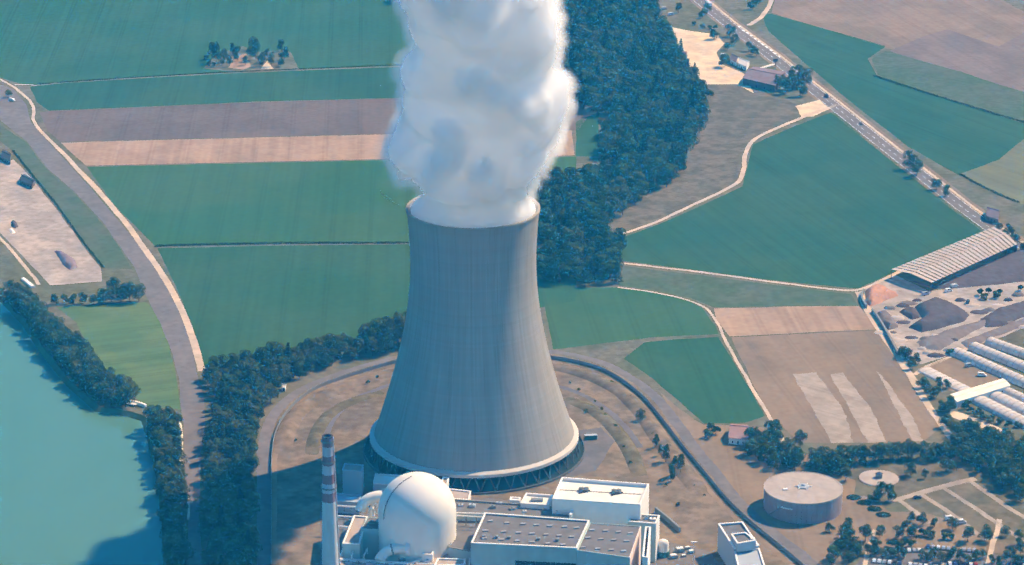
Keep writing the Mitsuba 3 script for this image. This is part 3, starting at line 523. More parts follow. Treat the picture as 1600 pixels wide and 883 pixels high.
# inside the plant fence
for q, s, k_, lab in zip([(98.2,43.0),(105.4,2.6),(109.8,-18.7),(107.0,-9.5),(113.8,-39.5),(111.3,-45.7),(117.2,-35.9)], (.75, .8, 1.0, .6, 1.15, .9, 1.05), ['broad'] * 7,
    ('small round tree alone on the dry ring behind the cooling tower', 'slim tree on the dry slope, farthest of the slim ones', 'slim tall tree on the dry slope, second of the row', 'smallest slim tree on the dry slope', 'tallest slim tree on the dry slope behind the white block', 'slim tree close beside the tallest slim one', 'slim tree nearest the patrol road')):
    tree('slope_tree', k_, q, s * (.8 if lab.startswith('small round') else .52), lab, tall=1.0 if lab.startswith('small round') else 1.9)
for q in [(-108.4,32.2),(-104.4,54.9),(-104.2,11.1),(-94.5,78.1),(-80.0,96.8),(-66.5,101.0),(-61.0,109.4),(62.8,90.5),(72.1,72.0),(77.2,49.9),(83.0,32.2),(86.8,1.7),(89.5,-21.5),(75.6,59.9),(65.9,54.9),(101.5,40.0),(104.4,20.6),(113.1,1.7),(120.4,-36.8),(124.2,-52.8),(128.7,-65.9),(108.0,-52.8),(113.7,-78.7),(82.7,101.0),(93.6,78.1),(57.2,101.0)]:
    tree('slope_shrub', 'bush', q, TR.uniform(.45, .9), 'low shrub in the dry grass on the banks around the cooling tower', 'low shrubs on the banks round the tower', 'shrub')
# tree belt round the tank
BELT = poly([(150.8,-9.5),(160.6,11.1),(172.9,11.1),(186.9,-16.9),(205.1,-18.7),(220.4,-13.2),(242.7,-11.4),(268.7,-9.5),(288.6,11.1),(286.2,32.2),(297.3,7.3),(321.5,-3.0),(318.6,-39.5),(304.5,-78.7),(294.7,-52.8),(290.1,-36.8),(274.7,-18.7),(241.5,-20.5),(211.6,-26.0),(214.4,-45.7),(212.1,-52.8),(204.6,-39.5),(189.0,-32.3),(167.4,-30.5),(163.2,-15.0)])
for x, y in scatter(BELT, 6.0, 12): tree('screen_tree', 'broad', (x, y), TR.uniform(.6, 1.0), 'tree in the green screen behind the round tank', 'trees of the screen behind the tank')
for q, s in zip([(173.7,11.1),(188.8,1.7),(230.5,-71.9),(226.6,-68.4),(222.4,-73.6)], (1.2, .9, .85, .8, .7)): tree('screen_tree', 'broad', q, s, 'taller tree standing out of the green screen', 'taller trees of the green screen')
for q, s in zip([(247.1,-38.6),(254.9,-42.2),(268.1,-33.2),(272.9,-30.5)], (.7, .5, .8, .6)): tree('lawn_tree', 'broad', q, s, 'small tree on the dull lawn beside the round pad', 'small trees on the lawn by the round pad')
for q in [(139.4,28.3),(136.4,16.8),(141.6,22.6)]: tree('garden_bush', 'bush', q, 1.9, 'bushy shrub beside the red roofed house', 'shrubs by the red roofed house', 'bush')
for q in [(270.7,125.5),(269.7,141.8),(267.1,146.2),(274.0,135.2)]: tree('compost_tree', 'broad', q, .65, 'tree at the lower end of the long compost wall', 'trees at the end of the compost wall')
for q in [(272.5,95.7),(274.0,87.4),(275.8,78.1),(279.2,80.2),(278.9,59.9),(280.5,54.9),(284.2,58.9),(282.7,95.7),(287.1,93.6)]: tree('farm_tree', 'broad', q, TR.uniform(.55, .8), 'tree on the track side of the market garden', 'trees beside the market garden')
for q in [(277.9,32.2),(279.9,25.4),(281.9,18.7),(284.0,13.0),(287.8,6.4),(293.4,11.1),(298.2,13.0),(303.2,9.2)]: tree('farm_tree', 'broad', q, TR.uniform(.6, .8), 'tree in the line below the market garden', 'trees below the market garden')
for q in [(299.4,149.6),(297.9,152.9),(293.5,59.9),(295.8,54.9),(298.1,49.9),(301.5,44.9),(304.5,40.0),(296.0,65.9),(301.2,54.9),(307.2,44.9),(309.8,38.1),(314.5,32.2),(320.2,32.2)]: tree('garden_bush', 'bush', q, TR.uniform(1.2, 1.9), 'green shrub in the planted rows of the market garden', 'shrubs of the market garden', 'bush')
for q in [(334.8,258.9),(336.1,251.4),(340.7,261.4),(344.2,253.9),(347.6,258.9),(363.2,267.6)]: tree('yard_bush', 'bush', q, 1.8, 'dark bush on the compost yard', 'bushes on the compost yard', 'bush')
for q in [(369.0,391.9),(371.6,380.6),(375.7,377.8),(378.3,366.6),(379.9,350.1),(375.8,391.9)]: tree('barn_tree', 'broad', q, .6, 'tree behind the long farm barn', 'trees behind the long barn')
# car park
for q, s, lab in zip([(193.3,-113.7),(204.1,-106.3),(201.9,-113.7),(211.2,-125.0),(219.7,-120.1),(229.3,-120.9),(237.5,-120.9),(238.7,-99.7),(244.9,-103.0),(250.9,-107.1),(260.2,-109.6),(266.1,-125.0),(275.1,-125.0),(287.1,-118.5),(292.7,-129.8)],
    (.5, .5, .55, .85, .6, .6, .7, .5, .65, .5, .65, .85, .75, .55, .7),
    ('small round tree alone between patrol road and car park', 'small upper tree beside the dark clump of the car park', 'small lower tree beside the dark clump of the car park', 'largest round tree in the upper car park row', 'second round tree in the upper car park row', 'third round tree in the upper car park row', 'fourth round tree in the upper car park row',
     'faint small tree above the car park row', 'round tree touching the smaller one above the car park', 'smaller tree touching the round one above the car park', 'tree beside the white van at the car park edge', 'wide tree below the white vans', 'cone shaped tree on the car park lane', 'small tree near the striped ground', 'tree at the end of the car park row')):
    tree('parking_tree', 'broad', q, s, lab)
for q in [(200.6,-121.8),(202.6,-128.2),(204.6,-134.5),(199.5,-137.7),(202.3,-142.4),(204.7,-145.6),(198.7,-133.0),(193.8,-145.6),(190.5,-151.8),(199.4,-150.2)]: tree('parking_tree', 'broad', q, TR.uniform(.6, .85), 'tree in the dark clump at the corner of the car park', 'trees of the dark clump at the car park')
for q in [*[(210.3,-140.9),(212.8,-143.2),(215.7,-141.6),(218.0,-144.8),(221.0,-142.4),(223.3,-145.6),(226.6,-144.0),(229.0,-146.3)], *[(238.3,-147.1),(241.3,-150.2),(245.3,-145.6),(248.0,-150.2),(251.8,-147.1),(255.7,-144.0),(258.3,-149.4),(261.9,-151.8),(266.5,-148.7),(270.7,-145.6),(274.1,-151.8),(277.6,-154.9),(282.4,-150.2),(285.9,-155.6),(290.0,-153.3),(293.6,-150.2),(286.5,-142.4),(291.5,-140.9)]]:
    tree('hedge_tree', 'broad', q, TR.uniform(.42, .6), 'clipped tree in the planted row between the parked cars', 'trees in the rows between parked cars')
for q in [(214.1,-129.8),(216.7,-130.6),(224.1,-131.4),(226.8,-132.2),(232.0,-131.4),(235.2,-130.6),(229.4,-133.0),(242.5,-117.7),(245.1,-118.5),(247.6,-120.1),(253.6,-121.8),(256.9,-122.6),(235.8,-105.5)]: tree('parking_bush', 'bush', q, 1.5, 'low dark shrub below the upper car park trees', 'shrubs below the car park trees', 'bush')
for q in [(211.7,-68.4),(216.6,-75.3),(221.2,-83.8),(225.1,-91.4)]:
    k_ = thing('oval_hedge', 'long low oval hedge on the sandy ground beside the tank', 'hedge', 'oval hedges beside the tank')
    r_ = np.random.default_rng(int(q[0] * 10) % 997)
    d_ = sphere_points(320, r_); d_[:, 2] = abs(d_[:, 2])
    scene[k_] = mikit.ply(leaf_mesh(d_ * r_.uniform(.8, 1.03, 320)[:, None] * [4.2, 3.3, 1.3] + [q[0], q[1], 0], d_, .5, r_), 'leaf_dark')
# tall grass strips; the ditch reeds are added in place of its shade
def reeds(key, line, h, per, label, seed):
    r_ = np.random.default_rng(seed); ls = LineString(line); n = int(ls.length * per)
    pts = np.array([ls.interpolate(t).coords[0] for t in r_.uniform(0, ls.length, n)]) + r_.normal(0, .45, (n, 2))
    P_ = np.c_[pts, r_.uniform(.2, 1, n) * h]
    scene[key] = mikit.ply(leaf_mesh(P_, np.tile([0, -.4, .3], (n, 1)), .55, r_), 'leaf_dark'); labels[key] = {'kind': 'stuff', 'label': label}
reeds('added_ditch_reeds', [(-228.4,358.4),(-203.1,361.1),(-158.4,363.9),(-113.4,365.3),(-50.3,365.3)], 1.5, 9, 'added dark reeds standing in for the shade of the ditch across the green field', 21)
reeds('boundary_grass', [(331.1,804.3),(356.3,768.0),(392.0,719.4),(418.0,685.6),(443.7,654.6)], 1.6, 7, 'dark tall grass along the boundary of the far right field', 22)
reeds('field_margin_grass', [(-379.3,780.0),(-342.8,790.0),(-306.0,800.2),(-231.2,816.6),(-155.0,829.0),(-67.1,843.7)], .6, 4, 'thin dark margin of tall grass across the far field', 23)
reeds('roadside_grass', [(362.3,526.7),(369.0,507.5),(383.1,476.3),(394.8,456.4)], 1.3, 7, 'dark tall grass between the road and the pale meadow', 24)
reeds('yard_edge_grass', [(-368.0,588.0),(-351.0,546.2),(-334.7,505.9),(-315.3,459.5),(-295.7,407.7),(-277.0,358.4),(-258.6,313.9)], .9, 6, 'dark rank grass along the edge of the gravel yard', 25)
# ---------------------------------------------------------------- the power station buildings
def weather(base, amt=.18, sx=3.0, sz=14.0):
    def fn(p, n, uv):
        streak = fbm((p.x + p.y * .7) / sx, p.z / sz, (p.x - p.y) / (sx * 2), octaves=3)
        spot = fbm(p.x / 5.0, p.y / 5.0, p.z / 5.0, octaves=3)
        return mi.Color3f(base) * (1 - amt + amt * (streak + spot))
    return mikit.proc(fn)
diffuse('white_wall', weather((.80, .78, .73), .14))
diffuse('white_roof', weather((.80, .75, .66), .10))
diffuse('green_grey_wall', weather((.44, .52, .48), .14))
diffuse('roof_felt', weather((.165, .158, .155), .35))
diffuse('roof_gravel', weather((.40, .34, .29), .25))
diffuse('pink_wall', weather((.74, .63, .57), .16))
diffuse('machine_grey', (.22, .23, .22))
diffuse('dark_metal', (.06, .07, .08))
diffuse('skylight_dome', (.36, .36, .36))
diffuse('stack_red', weather((.30, .165, .175), .3))
diffuse('stack_white', weather((.52, .47, .48), .25))
diffuse('stack_shaft', weather((.60, .61, .60), .15))
diffuse('tank_wall', weather((.30, .25, .25), .30, 2.0, 9.0))
diffuse('tank_roof', weather((.40, .345, .295), .25))
diffuse('teal_paint', (.06, .16, .15))
diffuse('blue_grey', (.38, .43, .47))
def edges_of(g):
    c = np.array(g.exterior.coords)[:-1]
    if Polygon(c).exterior.is_ccw is False: c = c[::-1]
    return c
def building(name, label, category, pts, h, wall='white_wall', roof='roof_felt', parapet=.7, coping='white_wall', z0=0.0, panel=0.0, wall_of=None, group=None):
    key = thing(name, label, category, group)
    g = poly(pts); c = edges_of(g); inner = edges_of(g.buffer(-.45, join_style=2)); n = len(c)
    order = [int(np.argmin(np.linalg.norm(inner - p, axis=1))) for p in c]; inner = inner[order]
    for i in range(n):
        j = (i + 1) % n
        q = [c[i], c[j], inner[j], inner[i]]
        w_ = part(key, 'wall', prism(q, z0, h), (wall_of or {}).get(i, wall))
        if coping:
            d = np.array([c[j] - c[i]])[0]; d = d / np.linalg.norm(d); nn = np.array([d[1], -d[0]]) * .12
            part(key, 'coping', prism([c[i] + nn, c[j] + nn, inner[j] - nn * 3, inner[i] - nn * 3], h + .002, h + .45), coping)
        if panel:
            L = np.linalg.norm(c[j] - c[i]); k = max(1, int(round(L / panel))); d = (c[j] - c[i]) / L; nn = np.array([d[1], -d[0]])
            if nn[1] > .5: continue          # the far side is never seen
            for m_ in range(k):
                a, b = c[i] + d * (L * m_ / k + .09), c[i] + d * (L * (m_ + 1) / k - .09)
                part(key, 'wall_panel', prism([a + nn * .02, a + nn * .16, b + nn * .16, b + nn * .02], z0 + .3, h - .25), (wall_of or {}).get(i, wall))
    part(key, 'roof', prism(g.buffer(-.44, join_style=2), h - parapet - .3, h - parapet), roof)
    return key
# reactor dome
DX, DY, DR, DZ = -27.6, -155.5, 20.3, 32.0
key = thing('reactor_dome', 'smooth cream reactor dome on a round drum in front of the cooling tower', 'reactor building')
scene_dome = []
a_ = np.linspace(0, math.pi / 2, 34)
diffuse('dome_paint', weather((.80, .75, .66), .08, 9.0, 40.0))
part(key, 'dome', at(lathe([*[(DR * math.cos(t), DZ + DR * math.sin(t)) for t in a_[:-1]], (.01, DZ + DR)], 128), DX, DY), 'dome_paint', smooth=True)
part(key, 'drum', at(lathe([(DR, 0), (DR, DZ)], 128), DX, DY), 'dome_paint', smooth=30)
def on_dome(az, el, r=DR): return (DX + r * math.cos(el) * math.cos(az), DY + r * math.cos(el) * math.sin(az), DZ + r * math.sin(el))
az0 = math.radians(214)
for o_, nm in ((0, 'ladder_rail'),):
    part(key, nm, tube([on_dome(az0 + o_ / max(math.cos(e), .12), e, DR + .25) for e in np.linspace(.02, 1.42, 40)], .17, 6), 'dark_metal')
# chimney
CX, CY, CH = -69.4, -211.0, 97.5
key = thing('exhaust_stack', 'slender pale exhaust stack with red and white bands at the top', 'chimney')
rad = lambda z: 2.55 + (CH - z) * .0255
def stack_ring(z0, z1): return at(lathe([(rad(z0), z0), (rad(z1), z1)], 40), CX, CY)
part(key, 'shaft', stack_ring(0, 63.0), 'stack_shaft', smooth=30)
bz = np.linspace(63, CH, 8)
for k in range(7): part(key, 'band', stack_ring(bz[k], bz[k + 1]), ('stack_red', 'stack_white')[k % 2], ('red painted band of the stack', 'white painted band of the stack')[k % 2], smooth=30)
part(key, 'mouth', at(lathe([(rad(CH), CH), (rad(CH) + .25, CH), (rad(CH) + .25, CH + .5), (1.9, CH + .5), (1.9, CH - 5), (.02, CH - 5)], 40), CX, CY), 'dark_metal')
for z_ in (70.0, 84.0, 95.0): part(key, 'gallery', at(lathe([(rad(z_), z_), (rad(z_) + .8, z_), (rad(z_) + .8, z_ + 1.0), (rad(z_) + .72, z_ + 1.0), (rad(z_) + .72, z_ + .12), (rad(z_), z_ + .12)], 32), CX, CY), 'machine_grey')
part(key, 'ladder', bar((CX + rad(0) + .3, CY - .6, 1), (CX + rad(CH) + .3, CY - .6, CH), .3, 6), 'stack_white')
# turbine hall, in two lengths
hall = building('turbine_hall', 'long dark roofed turbine hall with rows of small pale roof lights', 'turbine hall', [(0.9,-186.8),(54.8,-192.9),(62.2,-159.5),(7.6,-150.0)], 28, 'green_grey_wall', 'roof_felt', .5, 'white_wall', panel=6.0)
hall2 = building('turbine_hall', 'dark roofed end bay of the turbine hall with a pinkish gable wall', 'turbine hall', [(55.0,-192.6),(81.5,-201.3),(88.8,-163.7),(62.4,-159.4)], 27, 'green_grey_wall', 'roof_felt', .4, None, panel=6.0, wall_of={1: 'pink_wall'})
for q, par_, zz_ in [(p, hall, 27.5) for p in [(10.5,-159.2),(19.2,-161.6),(27.5,-162.8),(34.5,-164.0),(41.4,-165.2),(49.1,-166.3),(55.3,-167.5),(8.3,-171.0),(17.6,-172.2),(25.2,-173.4),(32.1,-174.5),(39.3,-175.7),(46.2,-176.9),(52.5,-178.4),(7.7,-180.3),(16.3,-181.9),(24.5,-183.4),(32.3,-184.9),(40.2,-186.5),(48.0,-188.0)]] + \
                    [(p, hall2, 26.6) for p in [(63.3,-168.3),(70.2,-169.1),(76.8,-170.7),(83.0,-172.2),(61.0,-177.6),(67.6,-179.2),(74.1,-180.3),(80.7,-181.5),(58.1,-189.1),(65.6,-190.7),(72.4,-192.2),(78.6,-193.7)]]:
    part(par_, 'roof_light', at(trimesh.creation.box([2.6, 1.3, .7]), q[0], q[1], zz_ + .34, .17), 'skylight_dome')
st = building('stair_tower', 'narrow white stair tower against the gable of the turbine hall', 'tower', [(87.7,-204.4),(90.4,-205.2),(93.7,-168.9),(90.9,-168.1)], 28.5, 'white_wall', 'dark_metal', 1.6, 'white_wall')
mid = building('switch_building', 'lower dark flat roof between the dome and the white block', 'building', [(-22.9,-136.1),(7.3,-137.3),(51.9,-143.3),(55.5,-132.8),(32.1,-126.3),(-12.4,-118.8)], 22, 'green_grey_wall', 'roof_felt', .4, 'machine_grey')
part(mid, 'roof_fin', prism([(51.9,-143.7),(53.2,-143.9),(55.8,-133.2),(54.8,-132.4)], 22.3, 24.5), 'white_wall', 'white end parapet of the lower roof')
wb = building('white_block', 'tall white block with a bright roof behind the turbine hall', 'building', [(43.2,-136.5),(89.2,-143.9),(95.1,-117.5),(48.7,-108.6)], 30, 'white_wall', 'white_roof', 1.5, 'white_wall', panel=5.2)
part(wb, 'roof_gutter', prism([(47.1,-121.6),(90.6,-127.4),(90.7,-127.0),(47.2,-121.1)], 28.52, 28.75), 'machine_grey')
for cx_, cy_ in [(60.1,-122.5),(77.4,-125.0)]:
    u_ = part(wb, 'roof_unit', cat([at(box(-2.6, 2.6, -1.6, 1.6, 0, 1.4), cx_, cy_, 28.52, -.1), at(ring(.3, 1.1, 1.42, 2.0, 16), cx_ - 1.4, cy_, 28.52), at(ring(.3, 1.1, 1.42, 2.0, 16), cx_ + 1.4, cy_, 28.52)]), 'machine_grey', kind='stuff')
    part(u_, 'duct', at(box(-3.6, 3.4, -.35, .35, .2, .8), cx_ + .3, cy_ - 2.2, 28.52, .5), 'dark_metal')
for px0, px1 in (((57.4,-135.4), (57.4,-135.4)), ((61.1,-136.2), 0), ((74.2,-138.2), 0), ((87.3,-140.3), 0), ((65.8,-137.0), 0)):
    part(wb, 'downpipe', bar((px0[0], px0[1] - .35, 5), (px0[0], px0[1] - .35, 28.5), .28, 6), 'machine_grey')
wa, wc = np.array((0.9,-186.8)), np.array((54.8,-192.9)); wd, wn, wl = (wc - wa) / np.linalg.norm(wc - wa), None, np.linalg.norm(wc - wa)
wn = np.array([wd[1], -wd[0]])
diffuse('dark_panel', (.04, .07, .08))
for k in range(12):
    a = wa + wd * (wl * (.42 + k * .048)); b = a + wd * wl * .0465
    part(hall, 'window', prism([a + wn * .17, a + wn * .3, b + wn * .3, b + wn * .17], 13.0, 19.6), 'dark_panel')  # flat dark panels forming one band low on the near wall
for t in (.1, .22, .34, .62, .8):
    a = wa + wd * wl * t - wn * 9
    part(hall, 'roof_vent', at(lathe([(.9, 0), (.9, 1.1), (1.2, 1.12), (1.2, 1.4), (.02, 1.7)], 14), a[0], a[1], 27.5), 'machine_grey')
an = building('roof_annex', 'small white roofed annex with one dark roof unit', 'building', [(26.3,-129.0),(41.6,-131.5),(43.8,-118.3),(29.4,-115.8)], 24, 'white_wall', 'white_roof', .9, 'white_wall')
cx_, cy_ = (35.2,-123.5)
part(an, 'roof_unit', at(box(-3.2, 3.2, -1.3, 1.3, 0, 1.3), cx_, cy_, 23.15, -.05), 'machine_grey')
an2 = building('side_annex', 'dark roofed side annex with sunlight put into its white end wall colour', 'building', [(82.7,-147.7),(97.4,-150.5),(99.9,-140.1),(85.2,-137.7)], 22, 'green_grey_wall', 'roof_felt', .5, 'white_wall', wall_of={1: 'white_wall'})  # near wall toned as shaded, end wall whitened as sunlit
building('link_block', 'low roofed link block between the dome and the turbine hall', 'building', [(-11.3,-171.0),(0.7,-175.6),(6.9,-131.4),(-6.7,-131.4)], 18, 'green_grey_wall', 'roof_felt', .4, 'machine_grey')
key = thing('gantry', 'white steel pipe bridge beside the dome', 'pipe bridge')
for a, b in (((-9.2,-140.4), (7.3,-142.0)), ((-9.2,-143.7), (6.4,-146.1))): part(key, 'girder', bar((*a, 24), (*b, 24), .4, 6), 'white_wall')
for q in [(-7.8,-142.0),(-2.4,-142.9),(3.0,-144.5)]: part(key, 'post', bar((*q, 17), (*q, 24), .3, 6), 'machine_grey')
# auxiliary building beside the dome
aux = building('auxiliary_building', 'pale green block with a tan roof strip beside the dome', 'building', [(-57.1,-156.1),(-41.0,-157.7),(-38.9,-141.7),(-54.5,-141.7)], 22, 'green_grey_wall', 'roof_felt', .3, None)
building('tan_roofed_wing', 'narrow wing with a sunlit tan roof beside the stack', 'building', [(-66.0,-170.6),(-57.0,-171.3),(-54.5,-137.4),(-61.9,-135.8)], 20, 'green_grey_wall', 'roof_gravel', .4, 'white_wall')
building('front_block', 'flat roofed front block with white parapets below the dome', 'building', [(-72.2,-174.8),(-30.9,-180.9),(-14.7,-167.2),(0.3,-170.2),(-0.0,-217.9),(-29.5,-221.5),(-72.3,-214.3)], 14, 'white_wall', 'roof_gravel', .8, 'white_wall')
CL = random.Random(41)
for fb, z_, pts in (([k for k in labels if k.startswith('front_block')][-1], 13.2, [(-67.4,-177.7),(-62.3,-179.3),(-57.4,-179.3),(-51.3,-182.3),(-40.2,-180.0),(-35.0,-176.2),(-29.2,-173.2),(-11.2,-176.2),(-6.4,-171.6),(-21.8,-177.7),(-47.1,-186.8),(-30.8,-183.8)]), (mid, 21.6, [(-5.4,-126.2),(0.7,-127.8),(11.6,-129.5),(21.9,-131.1),(28.6,-134.4),(38.8,-133.6),(45.6,-136.8),(15.0,-123.7),(35.5,-127.8)]), (an2, 21.5, [(87.7,-142.2),(92.7,-143.0),(96.0,-143.8)]), (aux, 21.7, [(-52.1,-149.1),(-48.2,-146.7),(-45.3,-150.7)])):
    for q in pts:
        w_, h_, d_ = CL.uniform(.7, 1.9), CL.uniform(.6, 1.7), CL.uniform(.6, 1.4)
        u_ = part(fb, 'roof_unit', at(box(-w_, w_, -d_, d_, .01, h_), q[0], q[1], z_, CL.uniform(-.3, .3)), CL.choice(('machine_grey', 'white_wall', 'blue_grey')))
        part(u_, 'cap', at(lathe([(.45, h_ + .01), (.45, h_ + .5), (.02, h_ + .6)], 10), q[0], q[1], z_), 'machine_grey')
for q0, q1, z_ in (((-69.4,-176.4), (-48.7,-180.9), 14.1), ((-66.5,-170.2), (-65.4,-154.7), 14.6), ((-27.6,-180.9), (-4.5,-184.0), 14.0)):
    part([k for k in labels if k.startswith('front_block')][-1], 'roof_pipe', bar((*q0, z_), (*q1, z_), .32, 8), 'white_wall')
for a_, b_, z_ in (((-73.7,-122.7), (-62.7,-124.3), 14), ((-74.7,-111.7), (-62.2,-113.4), 15), ((-71.9,-135.7), (-63.6,-137.3), 14)):
    key = thing('pipe_run', ('white pipe run crossing low beside the stack', 'white pipe run below the long pale shed', 'white pipe run nearest the tan roofed wing')[(z_ == 15) + 2 * (a_ == (-71.9,-135.7))], 'pipe')
    part(key, 'pipe', bar((*a_, z_), (*b_, z_), .45, 8), 'white_wall')
    for t in (.2, .5, .8): p = np.array(a_) + (np.array(b_) - a_) * t; part(key, 'support', bar((*p, 12.0), (*p, z_), .2, 5), 'machine_grey')
LOWW = building('low_wing', 'low dark roofed wing behind the stack', 'building', [(-73.8,-169.7),(-66.5,-169.7),(-62.8,-122.1),(-74.2,-120.5)], 13, 'white_wall', 'roof_felt', .5, 'white_wall')
building('rear_hut', 'grey cube shaped plant room in the shade of the tower', 'building', [(-72.4,-62.4),(-61.3,-65.0),(-61.0,-55.3),(-71.9,-53.5)], 14, 'blue_grey', 'roof_gravel', .4, 'blue_grey')
building('rear_shed', 'pale low shed between tower basin and dome', 'building', [(-55.3,-65.0),(-34.9,-68.5),(-34.7,-54.4),(-54.9,-51.8)], 7, 'blue_grey', 'white_roof', .3, 'white_wall')
building('rear_shed', 'long pale roofed shed beside the stack', 'building', [(-76.3,-88.2),(-61.5,-90.7),(-61.3,-80.5),(-76.2,-78.0)], 7, 'blue_grey', 'blue_grey', .3, 'blue_grey')
building('pump_house', 'low pinkish pump house right behind the dome', 'building', [(-11.4,-90.1),(-1.6,-91.8),(-0.7,-79.8),(-13.5,-76.4)], 9, 'pink_wall', 'roof_gravel', .3, 'white_wall')
building('pump_house', 'small white topped hut behind the dome beside the basin', 'building', [(-17.8,-70.3),(-13.9,-71.2),(-13.1,-61.6),(-16.7,-60.7)], 9, 'white_wall', 'roof_gravel', .3, 'white_wall')
building('valve_hut', 'low white hut in front of the annex', 'building', [(20.5,-122.7),(25.9,-123.5),(26.6,-119.4),(21.2,-118.6)], 23, 'white_wall', 'white_roof', .2, 'white_wall')
# ducts
key = thing('exhaust_duct', 'fat white elbow duct lying in front of the dome', 'duct')
p0, p1, p2, p3 = ((*(-32.4,-173.9), 19), (*(-40.4,-173.1), 19), (*(-44.0,-174.1), 18), (*(-46.8,-178.3), 14.2))
t_ = np.linspace(0, 1, 22)[:, None]
curve = (1 - t_) ** 3 * np.array(p0) + 3 * t_ * (1 - t_) ** 2 * np.array(p1) + 3 * t_ ** 2 * (1 - t_) * np.array(p2) + t_ ** 3 * np.array(p3)
part(key, 'pipe', tube(curve, 2.7, 22), 'white_roof', smooth=40)
part(key, 'flange', tube([curve[0] + [1.6, 0, 0], curve[0] - [.6, 0, 0]], 4.0, 24), 'white_wall')
part(key, 'collar', tube([curve[8], curve[9]], 3.0, 22), 'machine_grey')
key = thing('intake_hood', 'rounded cream intake hood on the far side of the dome', 'duct')
p0, p1, p2, p3 = ((*(-47.6,-121.3), 25), (*(-53.3,-122.2), 25), (*(-57.4,-123.3), 24), (*(-59.1,-124.9), 18))
curve = (1 - t_) ** 3 * np.array(p0) + 3 * t_ * (1 - t_) ** 2 * np.array(p1) + 3 * t_ ** 2 * (1 - t_) * np.array(p2) + t_ ** 3 * np.array(p3)
part(key, 'pipe', tube(curve, 3.0, 22), 'white_roof', smooth=40)
part(key, 'grille', tube([curve[-1] + [0, -.1, -.4], curve[-1]], 2.4, 20), 'dark_metal')
for q, s in zip([(-52.7,-122.7),(-50.1,-119.4),(-48.5,-126.0),(-53.8,-128.4)], (1.5, 1.2, 1.6, 1.0)):
    key = thing('vent_pipe', 'small white vent pipe on the roof below the intake hood', 'pipe', 'vent pipes below the intake hood')
    scene[key] = mikit.ply(tube([(*q, 14), (*q, 20), (q[0] + .6, q[1] - .4, 21.2), (q[0] + 1.9, q[1] - .8, 21.6)], s * .8, 12), 'white_roof', smooth=40)
for i_, (q0, q1) in enumerate((((-60.3,-168.0), (-60.8,-177.2)), ((-53.3,-168.0), (-54.5,-177.2)), ((-44.1,-180.2), (-42.5,-172.6)))):
    key = thing('roof_frame', ('short white steel frame nearest the stack', 'white steel frame in the middle of the front roof', 'white steel frame under the elbow duct')[i_], 'frame')
    part(key, 'rail', bar((*q0, 16.4), (*q1, 16.4), .35, 6), 'white_wall')
    for q in (q0, q1): part(key, 'post', bar((*q, 13.2), (*q, 16.2), .3, 6), 'white_wall')
key = thing('guard_rail', 'white guard rail on the front block below the dome', 'railing')
ra, rb = np.array((-29.4,-166.2)), np.array((-0.4,-172.3))
part(key, 'rail', bar((*ra, 16), (*rb, 16), .28, 6), 'white_wall'); part(key, 'lower_rail', bar((*ra, 15.3), (*rb, 15.3), .16, 6), 'white_wall')
for k in range(9): part(key, 'post', bar((*(ra + (rb - ra) * k / 8), 13.2), (*(ra + (rb - ra) * k / 8), 16), .15, 5), 'white_wall')
building('roof_box', 'flat white roof box with a dark side on the front block', 'box', [(-24.7,-177.0),(-19.1,-177.8),(-18.6,-172.4),(-23.9,-171.7)], 17, 'white_wall', 'roof_gravel', .3, 'white_wall', z0=13.2)
building('roof_box', 'bright white lower roof box at the lower edge of the front block', 'box', [(-18.1,-189.9),(-2.4,-188.4),(-1.9,-181.6),(-16.4,-180.8)], 16.5, 'white_wall', 'roof_gravel', .3, 'white_wall', z0=13.2)
building('canteen', 'low grey block in the shade before the turbine hall', 'building', [(18.6,-184.3),(29.1,-186.6),(29.8,-173.7),(19.9,-172.2)], 12, 'blue_grey', 'roof_gravel', .3, 'white_wall')
# small things on the right of the hall
key = thing('gas_tank', 'white upright storage tank with a dark base beside the side annex', 'tank')
tx_, ty_ = (101.9,-142.4)
part(key, 'vessel', at(lathe([(3.0, 3.0), (3.0, 7.2), (2.4, 8.6), (1.2, 9.3), (.02, 9.5)], 32), tx_, ty_), 'white_roof', smooth=40)
part(key, 'base', at(lathe([(3.4, 0), (3.4, 3.0), (.02, 3.0)], 32), tx_, ty_), 'teal_paint')
for q, s in zip([(111.0,-137.7),(115.3,-134.5),(117.0,-139.3),(112.7,-144.0),(107.2,-145.6)], (2.2, 1.4, 1.6, 1.2, 2.0)):
    key = thing('equipment_crate', 'grey piece of equipment standing on the yard beside the white tank', 'equipment', 'equipment on the yard beside the tank')
    part(key, 'box', at(box(-s, s, -s * .7, s * .7, 0, s * .9), q[0], q[1], 0, .3), 'machine_grey')
    part(key, 'lid', at(box(-s * .8, s * .8, -s * .5, s * .5, s * .9 + .01, s * 1.1), q[0], q[1], 0, .3), 'white_wall')
key = thing('lamp_mast', 'tall white lamp mast on the yard beside the turbine hall', 'lamp mast')
lx, ly = (116.9,-158.0)
part(key, 'mast', bar((lx, ly, 0), (lx, ly, 15), .28, 8, .18), 'white_roof'); part(key, 'lamp_head', box(lx - 1.6, lx + 1.6, ly - .4, ly + .4, 15.01, 15.5), 'white_wall')
